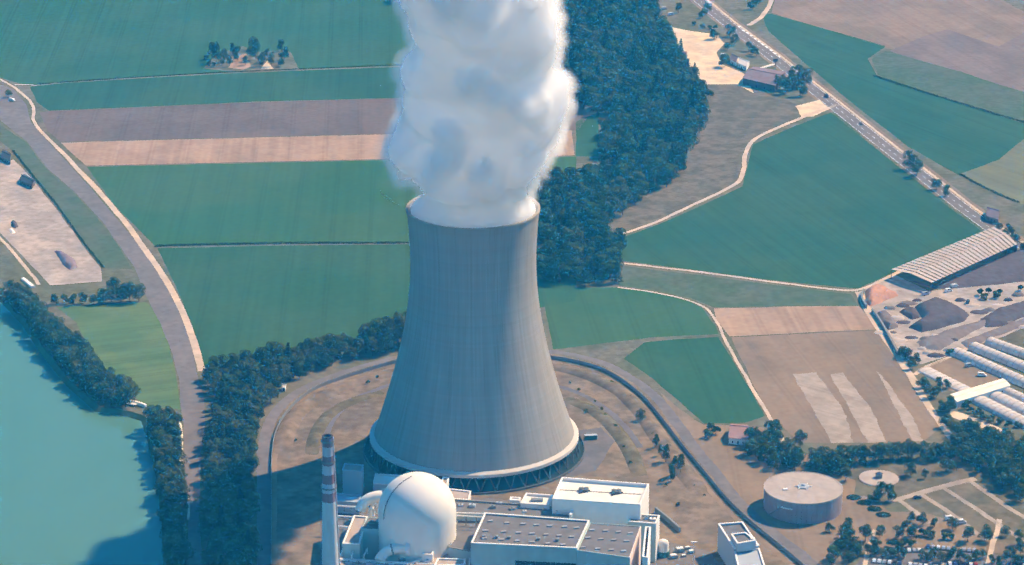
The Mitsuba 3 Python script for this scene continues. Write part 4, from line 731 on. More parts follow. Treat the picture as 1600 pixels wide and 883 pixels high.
# right hand block
ob = building('office_block', 'pale concrete block with a rooftop penthouse standing apart', 'building', [(131.0,-137.6),(144.1,-135.1),(150.4,-164.4),(137.2,-168.3)], 16, 'blue_grey', 'roof_felt', .7, 'white_wall')
c = building('penthouse', 'raised penthouse on the roof of the pale concrete block', 'penthouse', [(136.1,-158.9),(143.9,-156.9),(148.5,-166.7),(138.5,-170.6)], 20, 'blue_grey', 'roof_felt', .5, 'white_wall', z0=15.31)
part(c, 'vent', at(lathe([(1.3, 20), (1.3, 20.9), (.02, 21.2)], 20), *(146.9,-165.1)), 'white_roof')
building('office_wing', 'lower front wing of the pale concrete block', 'building', [(137.3,-168.2),(150.6,-164.4),(152.3,-197.0),(138.3,-201.4)], 14.5, 'blue_grey', 'blue_grey', .3, 'white_wall')
key = thing('container', 'dark teal shipping container alone on the dry ground beside the tower', 'container')
q = (67.8,14.9)
part(key, 'body', at(box(-3.6, 3.6, -1.3, 1.3, .1, 2.6), q[0], q[1], 0, .12), 'teal_paint'); part(key, 'roof', at(box(-3.65, 3.65, -1.35, 1.35, 2.61, 2.75), q[0], q[1], 0, .12), 'blue_grey')
for k in range(9): part(key, 'rib', at(box(-3.2 + k * .8 - .1, -3.2 + k * .8 + .1, -1.42, -1.31, .2, 2.5), q[0], q[1], 0, .12), 'teal_paint')
key = thing('garden_wall', 'straight low retaining wall on the slope beside the side annex', 'wall')
part(key, 'wall', prism(band([(100.6,-87.2),(105.7,-97.2),(112.4,-113.7)], 1.2, 0), 0, 3.0), 'machine_grey')
key = thing('round_tank', 'large round storage tank with a pinkish flat roof', 'tank')
tx_, ty_ = (181.9,-81.4); TRD = 21.4
part(key, 'roof', at(lathe([(TRD - .3, 12.0), (TRD * .5, 12.35), (.02, 12.6)], 96), tx_, ty_), 'tank_roof')
part(key, 'rim', at(ring(TRD - .3, TRD + .35, 11.4, 12.2, 96), tx_, ty_), 'tank_roof')
for k in range(48):
    a = 2 * math.pi * k / 48; b_ = 2 * math.pi * (k + .96) / 48
    t__ = np.linspace(a, b_, 5)
    part(key, 'wall_panel', at(prism(np.vstack([np.c_[(TRD + .12) * np.cos(t__), (TRD + .12) * np.sin(t__)], np.c_[(TRD - .3) * np.cos(t__[::-1]), (TRD - .3) * np.sin(t__[::-1])]]), 0, 11.4), tx_, ty_), 'tank_wall')
part(key, 'inner_shell', at(lathe([(TRD - .2, 0), (TRD - .2, 11.3)], 64), tx_, ty_), 'dark_metal')
part(key, 'hub', at(lathe([(3.4, 12.5), (3.2, 13.2), (1.2, 13.5), (1.0, 14.2), (.02, 14.4)], 24), tx_, ty_), 'blue_grey', 'pale bluish hub at the centre of the tank roof')
for k in range(6): part(key, 'hub_pipe', bar((tx_ + 2 * math.cos(k), ty_ + 2 * math.sin(k), 13.0), (tx_ + 4.6 * math.cos(k), ty_ + 4.2 * math.sin(k), 12.9), .3, 6), 'white_wall')
part(key, 'hatch', at(box(-1.2, 1.2, -.9, .9, 12.3, 13.0), *(171.7,-84.8)), 'white_wall')
part(key, 'stair', prism(np.array([(tx_ + (TRD + o) * math.cos(a), ty_ + (TRD + o) * math.sin(a)) for o, aa in ((.14, np.linspace(4.05, 4.35, 7)), (1.5, np.linspace(4.35, 4.05, 7))) for a in aa]), 8.2, 8.6), 'white_wall', 'walkway landing on the tank wall')
for k in range(14):
    a = 3.62 + k * .033; part(key, 'tread', bar((tx_ + (TRD + .15) * math.cos(a), ty_ + (TRD + .15) * math.sin(a), .4 + k * .58), (tx_ + (TRD + 1.4) * math.cos(a), ty_ + (TRD + 1.4) * math.sin(a), .4 + k * .58), .22, 5), 'machine_grey')
part(key, 'downpipe', bar((*(202.1,-87.2), 0), (*(202.1,-87.2), 11), .5, 8), 'white_wall')
key = thing('round_pad', 'raised round gravel pad with a small mast in its middle', 'pad')
px_, py_ = (228.9,-42.2)
part(key, 'deck', at(lathe([(11.3, 0), (11.3, .5), (10.6, .7), (.02, .9)], 64), px_, py_), 'roof_gravel')
part(key, 'hut', at(box(-1.6, 1.6, -1.6, 1.6, .9, 3.2), px_, py_), 'machine_grey'); part(key, 'hut_roof', at(lathe([(2.5, 3.21), (.02, 4.4)], 4), px_, py_), 'dark_metal')
# security fence: one dark wall with a light kerb on the inner side of the patrol road
fl = [(-100.0,-211.4),(-111.7,-70.2),(-115.9,-18.7),(-117.4,16.8),(-115.0,44.0),(-108.0,72.0),(-97.8,93.6),(-77.8,113.7),(-49.5,137.4),(-1.9,148.4),(46.8,144.0),(63.9,135.2),(77.6,124.4),(90.7,103.1),(102.4,75.1),(112.0,38.1),(121.8,-2.1),(130.7,-35.0),(141.5,-75.3),(152.5,-105.5),(166.8,-137.7),(180.4,-170.9)]
key = thing('security_fence', 'long dark security fence curving along the inner side of the patrol road', 'fence')
fc = np.array(LineString(fl).segmentize(5.0).coords)
for _ in range(4): fc[1:-1] = .25 * fc[:-2] + .5 * fc[1:-1] + .25 * fc[2:]
ms = []
for a, b in zip(fc[:-1], fc[1:]):
    d = (b - a) / max(np.linalg.norm(b - a), 1e-6); nn = np.array([-d[1], d[0]]) * .12
    ms.append(prism([a - nn, b - nn, b + nn, a + nn], .05, 2.3))
part(key, 'fence_panel', cat(ms), 'machine_grey', kind='stuff')
part(key, 'post_row', cat([bar((*p, 0), (*p, 3.0), .14, 5) for p in fc]), 'machine_grey', kind='stuff')
sheet('inner_track', band([(-98.7,-211.4),(-110.3,-70.2),(-114.3,-20.5),(-115.0,11.1),(-112.3,38.1),(-105.2,65.9),(-95.1,87.4),(-75.9,107.3),(-49.2,130.9),(-1.9,141.8),(46.7,137.4),(61.7,128.7),(75.3,116.9),(87.7,96.8),(99.0,70.0),(108.7,32.2),(118.5,-7.7),(127.5,-40.4),(138.3,-80.4),(149.3,-110.4),(163.7,-142.4),(177.2,-175.4)], [3.2, 2.6, 3.0]), Z3, 'fallow')
sheet('yard_paving', [(85.8,-112.0),(98.9,-121.8),(127.3,-137.7),(135.1,-170.9),(73.7,-211.4),(-10.6,-211.4),(-75.4,-211.4),(-83.6,-87.2),(-77.9,-65.9),(-42.6,-57.2),(85.1,-87.2)], Z2, 'road', .1, 'grey paved yard between the station buildings', amp=.5)
sheet('gravel_apron', [(61.4,28.3),(74.7,32.2),(81.5,11.1),(69.2,-30.5),(50.7,-44.0),(39.9,-39.5)], Z2, 'asphalt', 0, 'grey gravel apron beside the tower basin', amp=2)
# ---------------------------------------------------------------- farm, compost yard, roads and vehicles
diffuse('tin_roof', weather((.50, .43, .36), .22))
diffuse('brick_soil', weather((.50, .27, .17), .25))
diffuse('dark_compost', weather((.105, .085, .085), .35))
diffuse('grey_compost', weather((.19, .16, .145), .30))
diffuse('tunnel_film', weather((.58, .53, .47), .18))
diffuse('cream_roof', (.86, .78, .62))
diffuse('tile_red', weather((.36, .21, .17), .22))
diffuse('mauve_roof', weather((.22, .17, .18), .30))
diffuse('timber', weather((.16, .12, .09), .25))
diffuse('glass_dark', (.03, .035, .04)); diffuse('rubber', (.02, .02, .02))
CARS = {'car_white': (.75, .75, .73), 'car_silver': (.40, .41, .42), 'car_dark': (.035, .04, .05), 'car_blue': (.05, .08, .18), 'car_red': (.32, .05, .04)}
for k_, c_ in CARS.items(): scene[k_] = {'type': 'roughplastic', 'diffuse_reflectance': rgb(*c_), 'alpha': .15}
def frame(p, q):
    d = np.array(q, float) - p; L = np.linalg.norm(d); d /= L; return d, np.array([-d[1], d[0]]), L
def gable(name, label, category, pts, eave, ridge, roof, wall, open_sides=False, panels=0, group=None, over=.5):
    """pts: four eave corners in order; the ridge runs along the first (long) side."""
    key = thing(name, label, category, group)
    a, b, c, d = (np.array(p) for p in pts)
    m0, m1 = (a + d) / 2, (b + c) / 2
    n = panels or 1
    for s, (e0, e1) in enumerate(((a, b), (d, c))):
        for k in range(n):
            t0, t1 = k / n + (.004 if panels else 0), (k + 1) / n - (.004 if panels else 0)
            q = [np.r_[e0 + (e1 - e0) * t0, eave], np.r_[e0 + (e1 - e0) * t1, eave], np.r_[m0 + (m1 - m0) * t1, ridge], np.r_[m0 + (m1 - m0) * t0, ridge]]
            v = np.array(q + [p - [0, 0, .18] for p in q])
            m = trimesh.Trimesh(v, [[0, 1, 2], [0, 2, 3], [6, 5, 4], [7, 6, 4], [0, 4, 5], [0, 5, 1], [1, 5, 6], [1, 6, 2], [2, 6, 7], [2, 7, 3], [3, 7, 4], [3, 4, 0]], process=False)
            part(key, 'roof_panel' if panels else 'roof_slope', m, roof)
            if panels and k: part(key, 'roof_rib', bar(q[0] + [0, 0, .12], q[3] + [0, 0, .12], .16, 5), wall)
    part(key, 'ridge_cap', bar(np.r_[m0, ridge + .1], np.r_[m1, ridge + .1], .35, 6), roof)
    ctr = (a + b + c + d) / 4
    inset = [p + (ctr - p) / np.linalg.norm(ctr - p) * over for p in (a, b, c, d)]
    if open_sides:
        for e0, e1 in ((inset[0], inset[1]), (inset[3], inset[2])):
            for k in range(9): p = e0 + (e1 - e0) * k / 8; part(key, 'post', bar((*p, 0), (*p, eave), .25, 5), 'timber')
        part(key, 'end_wall', prism([inset[1], inset[2], inset[2] + (ctr - inset[2]) * .01, inset[1] + (ctr - inset[1]) * .01], 0, eave), wall)
    else:
        g = poly(inset)
        body = prism(g, 0, eave - .2)
        part(key, 'wall', body, wall)
        for e0, e1, r in ((inset[3], inset[0], m0), (inset[1], inset[2], m1)):
            r = r + (ctr - r) / np.linalg.norm(ctr - r) * over
            dd, nn, L = frame(e0, e1)
            v = np.array([np.r_[e0, eave - .2], np.r_[e1, eave - .2], np.r_[r, ridge - .3]]); v = np.vstack([v, v + np.r_[nn * .2, 0]])
            part(key, 'gable_end', trimesh.Trimesh(v, [[0, 1, 2], [5, 4, 3], [0, 3, 4], [0, 4, 1], [1, 4, 5], [1, 5, 2], [2, 5, 3], [2, 3, 0]], process=False), wall)
        dd, nn, L = frame(inset[0], inset[1]); pc = inset[0] + dd * L * .4
        part(key, 'door', prism([pc - nn * .08, pc + dd * 1.2 - nn * .08, pc + dd * 1.2 + nn * .02, pc + nn * .02], .05, min(2.2, eave - .4)), 'dark_metal')
        for t in (.15, .65, .85):
            if L > 5: pc = inset[0] + dd * L * t; part(key, 'window', prism([pc - nn * .08, pc + dd * .9 - nn * .08, pc + dd * .9 + nn * .02, pc + nn * .02], 1.0, min(2.1, eave - .4)), 'glass_dark')
    return key
gable('farm_barn', 'long open farm barn with a ribbed pale metal roof at the field corner', 'barn', [(302.3,264.7), (374.1,344.9), (363.8,382.6), (278.8,291.6)], 7, 8.6, 'tin_roof', 'timber', True, 24)
gable('cream_shed', 'bright cream roofed shed between the plastic tunnels', 'shed', [(288.7,62.2), (325.5,88.9), (322.8,100.5), (286.3,74.5)], 4, 4.5, 'cream_roof', 'white_wall')
gable('garden_house', 'house with a reddish hipped roof and white wall in the trees', 'house', [(147.5,7.4), (160.0,4.6), (160.3,26.6), (150.6,28.5)], 4, 7.5, 'tile_red', 'white_wall')
gable('roadside_barn', 'old barn with a sagging mauve roof beside the main road', 'barn', [(216.7,778.6), (242.7,754.6), (255.4,798.9), (229.5,815.4)], 6, 9, 'mauve_roof', 'timber')
gable('road_house', 'small dark roofed house at the lower road junction', 'house', [(363.5,416.1), (371.3,407.3), (375.9,429.3), (368.3,436.7)], 4, 7, 'mauve_roof', 'tile_red')
gable('yard_shed', 'lone dark blue roofed shed on the pale gravel yard', 'shed', [(-348.7,504.4), (-336.7,490.2), (-335.9,502.8), (-347.2,518.8)], 3, 4.6, 'dark_metal', 'timber')
gable('yard_hut', 'dark hut cut by the picture edge beside the gravel yard', 'hut', [(-372.2,561.4), (-363.5,551.4), (-366.0,571.4), (-374.5,583.3)], 3, 4.6, 'dark_metal', 'timber')
gable('lot_shed', 'low brown shed with a pale end under the wood edge', 'shed', [(165.7,852.2), (174.4,848.0), (175.4,873.7), (167.7,878.1)], 4, 6, 'tile_red', 'white_wall')
gable('lot_shed', 'small brown roofed shed at the top corner of the sandy lot', 'shed', [(155.5,913.4), (163.2,908.9), (165.6,931.4), (158.4,935.9)], 4, 6, 'mauve_roof', 'white_wall')
gable('lot_house', 'small house with white ends behind the sandy lot', 'house', [(216.8,835.3), (223.6,822.7), (228.2,839.5), (221.3,850.1)], 4, 6.5, 'white_roof', 'white_wall')
gable('lot_house', 'little grey house on the lane above the mauve barn', 'house', [(211.1,848.0), (215.9,837.4), (220.4,852.2), (215.6,862.9)], 4, 6.5, 'mauve_roof', 'white_wall')
gable('bank_hut', 'tiny white hut at the edge of the tree belt and patrol road', 'hut', [(-118.9,89.3), (-116.1,88.2), (-115.7,93.5), (-118.6,94.5)], 2.6, 3.6, 'white_roof', 'white_wall')
gable('compost_hut', 'small pale roofed hut at the foot of the compost wall', 'hut', [(265.6,145.2), (272.1,139.7), (275.0,151.9), (269.3,157.5)], 3, 4.2, 'mauve_roof', 'white_wall')
# plastic tunnels
def tunnel(label, p, q, w, h, sag=1.0, film='tunnel_film', group=None):
    key = thing('plastic_tunnel', label, 'plastic tunnel', group)
    p, q = np.array(p), np.array(q); d, n, L = frame(p, q)
    k = max(3, int(L / 4.5)); t = np.linspace(0, math.pi, 15)
    for i in range(k):
        a, b = p + d * L * i / k, p + d * L * (i + 1) / k
        prof = lambda c, s: np.c_[c + n * (np.cos(t) * w / 2 * s)[:, None], np.sin(t) ** sag * h * s]
        A, B = prof(a, 1), prof(a + (b - a) * .5, .975); C = prof(b, 1)
        v = np.vstack([A, B, C]); m_ = len(t); j = np.arange(m_ - 1)
        f = np.vstack([np.c_[j, j + m_, j + m_ + 1], np.c_[j, j + m_ + 1, j + 1], np.c_[j + m_, j + 2 * m_, j + 2 * m_ + 1], np.c_[j + m_, j + 2 * m_ + 1, j + m_ + 1]])
        part(key, 'film_bay', trimesh.Trimesh(v, f, process=False), film, smooth=60)
        part(key, 'hoop', tube(np.c_[a + n * (np.cos(t) * w / 2 * 1.01)[:, None], np.sin(t) ** sag * h * 1.015], .12, 5), 'machine_grey')
    for e, s in ((p, 1), (q, -1)):
        v = np.vstack([np.c_[e + n * (np.cos(t) * w / 2)[:, None], np.sin(t) ** sag * h], [[*e, 0]]]); j = np.arange(len(t) - 1)
        part(key, 'end_sheet', trimesh.Trimesh(v, np.c_[j, j + 1, j * 0 + len(t)], process=False), film)
    return key
tunnel('long pale plastic tunnel nearest the farm yard', (302.2,151.8), (348.3,82.2), 10.5, 4.4)
tunnel('long pale plastic tunnel in the middle of three', (314.7,161.8), (359.6,101.0), 9.8, 4.2)
tunnel('long pale plastic tunnel farthest of three', (326.3,170.9), (370.8,117.9), 9.6, 4.2)
tunnel('half collapsed low tunnel beside the farm track', (278.1,124.4), (299.5,88.4), 11, 1.6)
tunnel('broad grey tunnel below the cream shed', (304.1,73.0), (336.6,18.7), 12, 3.4)
tunnel('broad grey tunnel beside the wide lower tunnel', (314.9,80.2), (343.6,36.1), 11, 3.4)
tunnel('short grey tunnel at the edge behind the cream shed', (322.9,88.4), (350.0,49.9), 8, 3.0)
sheet('farm_yard', [(278.6,127.6),(291.0,141.8),(303.8,146.2),(328.2,101.0),(308.3,75.1),(287.4,90.5)], Z3, 'fallow', 0, 'trodden reddish farm yard beside the tunnels')
sheet('farm_yard', [(283.6,59.9),(293.1,51.9),(312.0,28.3),(307.4,23.5),(294.4,36.1),(283.3,47.9)], Z3, 'sand', 0, 'sandy strip below the planted rows')
sheet('field', [(348.5,195.0),(333.2,177.7),(351.7,144.0),(372.0,166.3)], Z2, 'scrub', .5)
sheet('farm_track', band([(254.4,266.4),(255.1,236.7),(259.6,195.0),(264.4,152.9),(268.8,111.5),(271.9,70.0),(276.8,32.2),(279.2,11.1)], [6, 5, 4.5]), Z3, 'path', 0, 'pale farm track beside the fallow field')
sheet('farm_track', band([(270.6,115.8),(279.1,128.7),(295.4,144.0),(315.0,166.3),(334.7,186.9),(364.1,212.7)], [3, 3]), Z3, 'path')
# compost yard
sheet('compost_yard', [(255.9,267.6),(281.9,302.2),(301.0,267.6),(368.7,286.7),(376.8,236.7),(363.0,206.7),(305.1,155.1),(277.7,133.1),(269.2,144.0),(256.7,222.2)], Z2, 'yard', 0, 'trodden pale ground of the compost yard', amp=2)
def heap(name, label, category, pts, h, bsdf, flat_top=.45, seed=1, rough=.5):
    key = thing(name, label, category)
    g = wobble(poly(pts), 1.2, 8, 3, seed); x0, y0, x1, y1 = g.bounds; s = max(.9, math.sqrt(g.area) / 34)
    X, Y = np.meshgrid(np.arange(x0 - s, x1 + 2 * s, s), np.arange(y0 - s, y1 + 2 * s, s), indexing='ij')
    from shapely import points, distance, contains
    P_ = points(X, Y); ins = contains(g, P_); dd = np.where(ins, distance(g.exterior, P_), -.5)
    mx = dd.max()
    Z = np.clip(dd / (mx * (1 - flat_top)), -.1, 1); Z = np.where(ins, np.sin(np.clip(Z, 0, 1) * math.pi / 2) * h, -.3)
    N_ = meshkit.fbm(np.stack([X / 2.2, Y / 2.2, np.full_like(X, seed)], -1), 4) - .5
    Z = Z + np.where(ins, N_ * rough * h, 0)
    m_, n_ = X.shape; i, j = np.meshgrid(np.arange(m_ - 1), np.arange(n_ - 1), indexing='ij')
    q = np.stack([i * n_ + j, (i + 1) * n_ + j, (i + 1) * n_ + j + 1, i * n_ + j + 1], -1).reshape(-1, 4)
    q = q[(Z.ravel()[q] > -.25).any(1)]
    mesh = trimesh.Trimesh(np.c_[X.ravel(), Y.ravel(), Z.ravel()], np.vstack([q[:, [0, 1, 2]], q[:, [0, 2, 3]]]), process=False); mesh.remove_unreferenced_vertices()
    scene[key] = mikit.ply(mesh, bsdf, smooth=35)
    return key
heap('soil_heap', 'orange soil heap inside the low concrete wall', 'heap', [(256.0,244.0),(257.9,266.4),(266.1,277.7),(273.5,271.4),(280.0,258.9),(270.6,249.0),(258.5,236.7)], 4, 'brick_soil', .5, 2)
heap('compost_heap', 'large flat topped dark compost heap with steep sides', 'heap', [(288.1,236.7),(302.9,251.4),(313.8,239.1),(321.3,222.2),(316.9,210.3),(299.2,197.4),(285.6,189.2),(277.8,198.5),(288.9,212.7)], 4.5, 'dark_compost', .62, 3, .18)
heap('compost_heap', 'small rough dark heap joined to the large compost heap', 'heap', [(275.8,227.0),(282.2,236.7),(288.3,231.8),(288.8,217.4),(282.3,212.7)], 2.6, 'dark_compost', .3, 4, .6)
heap('rubble_heap', 'grey rubble heap just inside the long compost wall', 'heap', [(260.8,224.6),(268.1,229.4),(271.4,212.7),(272.0,198.5),(264.8,193.9),(260.6,206.7)], 2.8, 'grey_compost', .3, 5, .6)
heap('windrow', 'long grey windrow running below the dark compost heap', 'heap', [(281.6,160.7),(279.1,172.0),(303.0,195.0),(331.1,215.0),(333.0,206.7),(308.6,177.7),(293.3,157.4)], 2.0, 'grey_compost', .3, 6, .5)
heap('windrow', 'dark broad windrow at the far side of the compost yard', 'heap', [(326.5,212.7),(342.6,234.3),(362.1,249.0),(379.1,249.0),(356.8,218.6),(341.2,200.9),(328.4,198.5)], 2.6, 'dark_compost', .4, 7, .4)
heap('windrow', 'brown windrow between the dark windrow and the tunnels', 'heap', [(307.7,172.0),(336.7,198.5),(366.2,224.6),(368.7,215.0),(334.1,183.4),(310.0,160.7)], 1.6, 'grey_compost', .3, 8, .5)
heap('silage_heap', 'broad low dark silage heap lying along the barn', 'heap', [(287.9,291.8),(302.7,273.9),(313.5,271.4),(341.3,277.7),(368.7,286.7),(389.6,306.1),(402.9,377.8),(379.1,355.6),(306.7,277.7)], 1.6, 'dark_compost', .75, 21, .2)
HR = random.Random(17)
for k_, q in enumerate([(280.0,239.1),(284.9,244.0),(272.7,216.2),(276.6,207.9),(267.1,189.2),(269.4,175.4),(278.2,180.0),(288.1,177.7),(293.5,181.2),(304.2,175.4),(303.5,212.7),(326.5,239.1),(328.8,227.0),(335.7,230.6),(343.4,239.1),(351.5,249.0),(359.6,258.9),(283.8,152.9),(288.8,148.4),(297.4,157.4),(281.6,160.7),(319.6,249.0),(270.9,234.3),(260.9,189.2),(336.9,212.7),(346.3,206.7),(353.2,198.5),(290.6,249.0)]):
    r_ = HR.uniform(2.0, 4.5); t_h = np.linspace(0, 2 * math.pi, 9)[:-1]
    heap('material_pile', ('small dark pile of material on the compost yard', 'small grey pile of rubble on the compost yard', 'small pale pile of sand on the compost yard')[k_ % 3], 'pile', [(q[0] + r_ * 1.5 * math.cos(a), q[1] + r_ * math.sin(a)) for a in t_h], HR.uniform(.8, 1.8), ('dark_compost', 'grey_compost', 'tin_roof')[k_ % 3], .2, 30 + k_, .7)
    labels[list(scene)[-1]]['group'] = ('dark piles', 'grey piles', 'pale piles')[k_ % 3] + ' on the compost yard'
heap('gravel_heap', 'drop shaped mauve gravel heap on the pale yard', 'heap', [(-298.6,350.1),(-290.8,346.0),(-281.6,332.5),(-276.4,315.3),(-280.7,308.7),(-286.7,319.2),(-292.5,333.9)], 2.4, 'mauve_roof', .3, 9, .3)
heap('debris_heap', 'small dark debris heap on the pale yard', 'heap', [(-339.9,413.5),(-336.5,414.9),(-332.2,403.4),(-333.5,397.6),(-337.3,403.4)], 1.8, 'dark_compost', .2, 10, .8)
heap('rubble_heap', 'small white rubble heap on the pale yard beside the dark debris', 'heap', [(-337.7,397.6),(-334.5,397.6),(-331.2,389.1),(-334.3,386.3)], 1.2, 'white_roof', .2, 11, .8)
def wall_thing(name, label, line, w, h, bsdf, z0=0, category='wall'):
    key = thing(name, label, category); scene[key] = mikit.ply(prism(band(line, w, 0), z0, h), bsdf); return key
wall_thing('compost_wall', 'long straight dark retaining wall of the compost yard', [(258.6,227.0),(260.6,212.7),(262.8,184.6),(265.0,148.4)], 1.4, 2.6, 'machine_grey')
wall_thing('bunker_wall', 'curved grey bunker wall round the orange soil heap', [(257.7,265.1),(254.1,256.4),(253.8,246.5),(255.3,234.3)], 1.3, 2.8, 'machine_grey')
wall_thing('river_wall', 'long cream coping wall between river trees and grey road', [(-174.8,38.1),(-171.7,20.6),(-168.5,-7.7),(-167.0,-26.9)], 1.6, 1.4, 'cream_roof')
wall_thing('river_wall', 'short cream coping wall farther down the grey road', [(-158.9,-66.7),(-156.4,-77.0),(-155.3,-87.2),(-154.8,-97.2)], 1.0, 1.2, 'cream_roof')
wall_thing('jetty_wall', 'white quay wall at the far river bend', [(-310.1,290.5),(-306.4,284.1),(-300.4,273.9)], 2.4, 1.5, 'white_roof')
wall_thing('jetty_wall', 'white landing wall among the far river trees', [(-318.0,266.4),(-314.1,258.9),(-309.5,251.4)], 2.4, 1.5, 'white_roof')
key = thing('culvert', 'white concrete culvert mouth on the river bank', 'culvert')
part(key, 'wing_wall', prism(band([(-210.1,70.0),(-207.7,72.0),(-204.2,69.0),(-198.0,62.9)], 1.6, 0), -2, 2.0), 'white_roof')
q0, q1 = (-209.6,69.0), (-206.1,65.9)
part(key, 'mouth', bar((*q0, -.6), (*q1, -.6), 1.3, 14), 'dark_metal')
part(key, 'head_slab', prism(band([(-209.7,66.9),(-207.1,67.9),(-204.0,64.9)], 2.0, 0), 1.0, 1.5), 'white_wall')
key = thing('sign_post', 'small white marker board among the river trees', 'sign'); q = (-262.2,170.9)
part(key, 'board', box(q[0] - .9, q[0] + .9, q[1] - .1, q[1] + .1, 2.0, 3.6), 'white_roof'); part(key, 'post', bar((*q, 0), (*q, 2.0), .1, 6), 'machine_grey')
wall_thing('pull_in_kerb', 'pale concrete island beside the pull in on the main road', [(236.5,831.1),(242.6,837.4),(249.8,843.7)], 3.0, .5, 'white_roof', category='kerb')
key = thing('road_sign', 'dark sign mast standing at the roadside pull in', 'sign'); q = (249.1,829.0)
part(key, 'post', bar((*q, 0), (*q, 9), .35, 6), 'timber'); part(key, 'board', box(q[0] - 2, q[0] + 2, q[1] - .15, q[1] + .15, 6.5, 9.2), 'timber')
# ---- road furniture and markings
rc = np.array(LineString(ROAD).segmentize(6.0).coords)
for _ in range(4): rc[1:-1] = .25 * rc[:-2] + .5 * rc[1:-1] + .25 * rc[2:]
RL = LineString(rc)
def offset_line(o, t0=0.0, t1=1.0, n=60):
    out = []
    for t in np.linspace(t0, t1, n):
        p, q = RL.interpolate(t * RL.length), RL.interpolate(min(t * RL.length + 2, RL.length)); p0 = RL.interpolate(max(t * RL.length - 2, 0))
        d = np.array([q.x - p0.x, q.y - p0.y]); d /= np.linalg.norm(d); out.append((p.x - d[1] * o * -1, p.y + d[0] * o * -1))
    return out
sheet('road_verge', band(offset_line(-2), 22), Z1, 'fallow', 0, 'worn grass verge along the main road', amp=1)
sheet('cycle_path', band(offset_line(-8.2), 2.6, 0), Z3, 'path', 0, 'narrow cycle path beside the main road', amp=0)
diffuse('road_paint', (.78, .76, .72))
mk = []
for o in (-5.6, 5.6): mk.append(flat(band(offset_line(o), .35, 0), .17))
LN = RL.length
for k in range(int(LN / 12)):
    a, b = k * 12 / LN, min((k * 12 + 6) / LN, 1)
    mk.append(flat(band(offset_line(0, a, b, 4), .3, 0), .175))
scene['main_road__lane_marking'] = mikit.ply(cat(mk), 'road_paint'); labels['main_road__lane_marking'] = {'kind': 'stuff'}
for q in [(229.0,976.7),(231.5,962.8),(234.3,954.7),(236.9,944.5),(239.6,934.2),(242.2,924.1),(244.7,914.0),(247.3,904.1),(250.4,894.2),(252.8,883.3),(255.8,872.4)]:
    t = RL.project(Point(q)) / LN
    key = unique('main_road__white_block'); c0 = np.array(RL.interpolate(t * LN).coords[0]); c1 = np.array(RL.interpolate(t * LN + 5.5).coords[0])
    sh = np.array(q) - c0
    scene[key] = mikit.ply(flat(band([tuple(c0 + sh), tuple(c1 + sh)], 2.2, 0), .18), 'road_paint')
def car(label, p, rz, paint, group=None, van=False, name=None, category=None):
    key = thing(name or ('van' if van else 'car'), label, category or ('van' if van else 'car'), group)
    L, W, Hh = (5.6, 2.0, 2.3) if van else (4.4, 1.8, 1.45)
    prof = [(-L / 2, .35), (-L / 2, .85), (-L / 2 + .1, Hh * .93), (-L / 2 + .3, Hh), (L * .2, Hh), (L * .36, 1.15), (L / 2 - .05, .95), (L / 2, .4)] if van else \
           [(-L / 2, .35), (-L / 2, .9), (-L / 2 + .35, .98), (-L / 2 + .85, Hh), (L * .06, Hh), (L * .24, 1.0), (L / 2 - .1, .82), (L / 2, .4)]
    body = trimesh.creation.extrude_polygon(Polygon(prof), W, engine='earcut'); body.apply_transform(np.array([[1, 0, 0, 0], [0, 0, -1, W / 2], [0, 1, 0, 0], [0, 0, 0, 1.0]]))
    tf = lambda m_: at(m_, p[0], p[1], .17, rz)
    part(key, 'body', tf(body), paint)
    part(key, 'window', tf(box(-L * .28, L * .16, -W / 2 - .02, W / 2 + .02, Hh * .69, Hh * .92)), 'glass_dark')
    for sx in (-.31, .31):
        for sy in (-1, 1): part(key, 'wheel', tf(bar((L * sx, sy * (W / 2 - .2), .33), (L * sx, sy * (W / 2 + .03), .33), .33, 10)), 'rubber')
    return key
def road_at(px_, py_, o):
    t = RL.project(Point(px_, py_)); p, q = RL.interpolate(t), RL.interpolate(t + 2); d = np.array([q.x - p.x, q.y - p.y]); d /= np.linalg.norm(d)
    return (p.x + d[1] * o, p.y - d[0] * o), math.atan2(d[1], d[0])
p, rz = road_at(*(293.0,742.5), -2.6); car('dark car on the main road nearest the dirt track', p, rz, 'car_dark', van=True)
p, rz = road_at(*(312.9,661.8), -2.4); car('dark car on the main road beside the wide green field', p, rz, 'car_dark')
p, rz = road_at(*(214.5,1053.6), -2.4)
key = thing('truck', 'long white lorry with a dark cab at the far end of the main road', 'lorry')
tf = lambda m_: at(m_, p[0], p[1], .2, rz)
part(key, 'trailer', tf(box(-6, 5.5, -1.3, 1.3, 1.0, 3.9)), 'car_white'); part(key, 'cab', tf(cat([box(-8.6, -6.3, -1.25, 1.25, .6, 3.2)])), 'car_dark'); part(key, 'chassis', tf(box(-8.4, 5.4, -.6, .6, .5, .98)), 'dark_metal')
for sx in (-7.6, 2.0, 3.4, 4.7):
    for sy in (-1, 1): part(key, 'wheel', tf(bar((sx, sy * .9, .5), (sx, sy * 1.25, .5), .5, 10)), 'rubber')
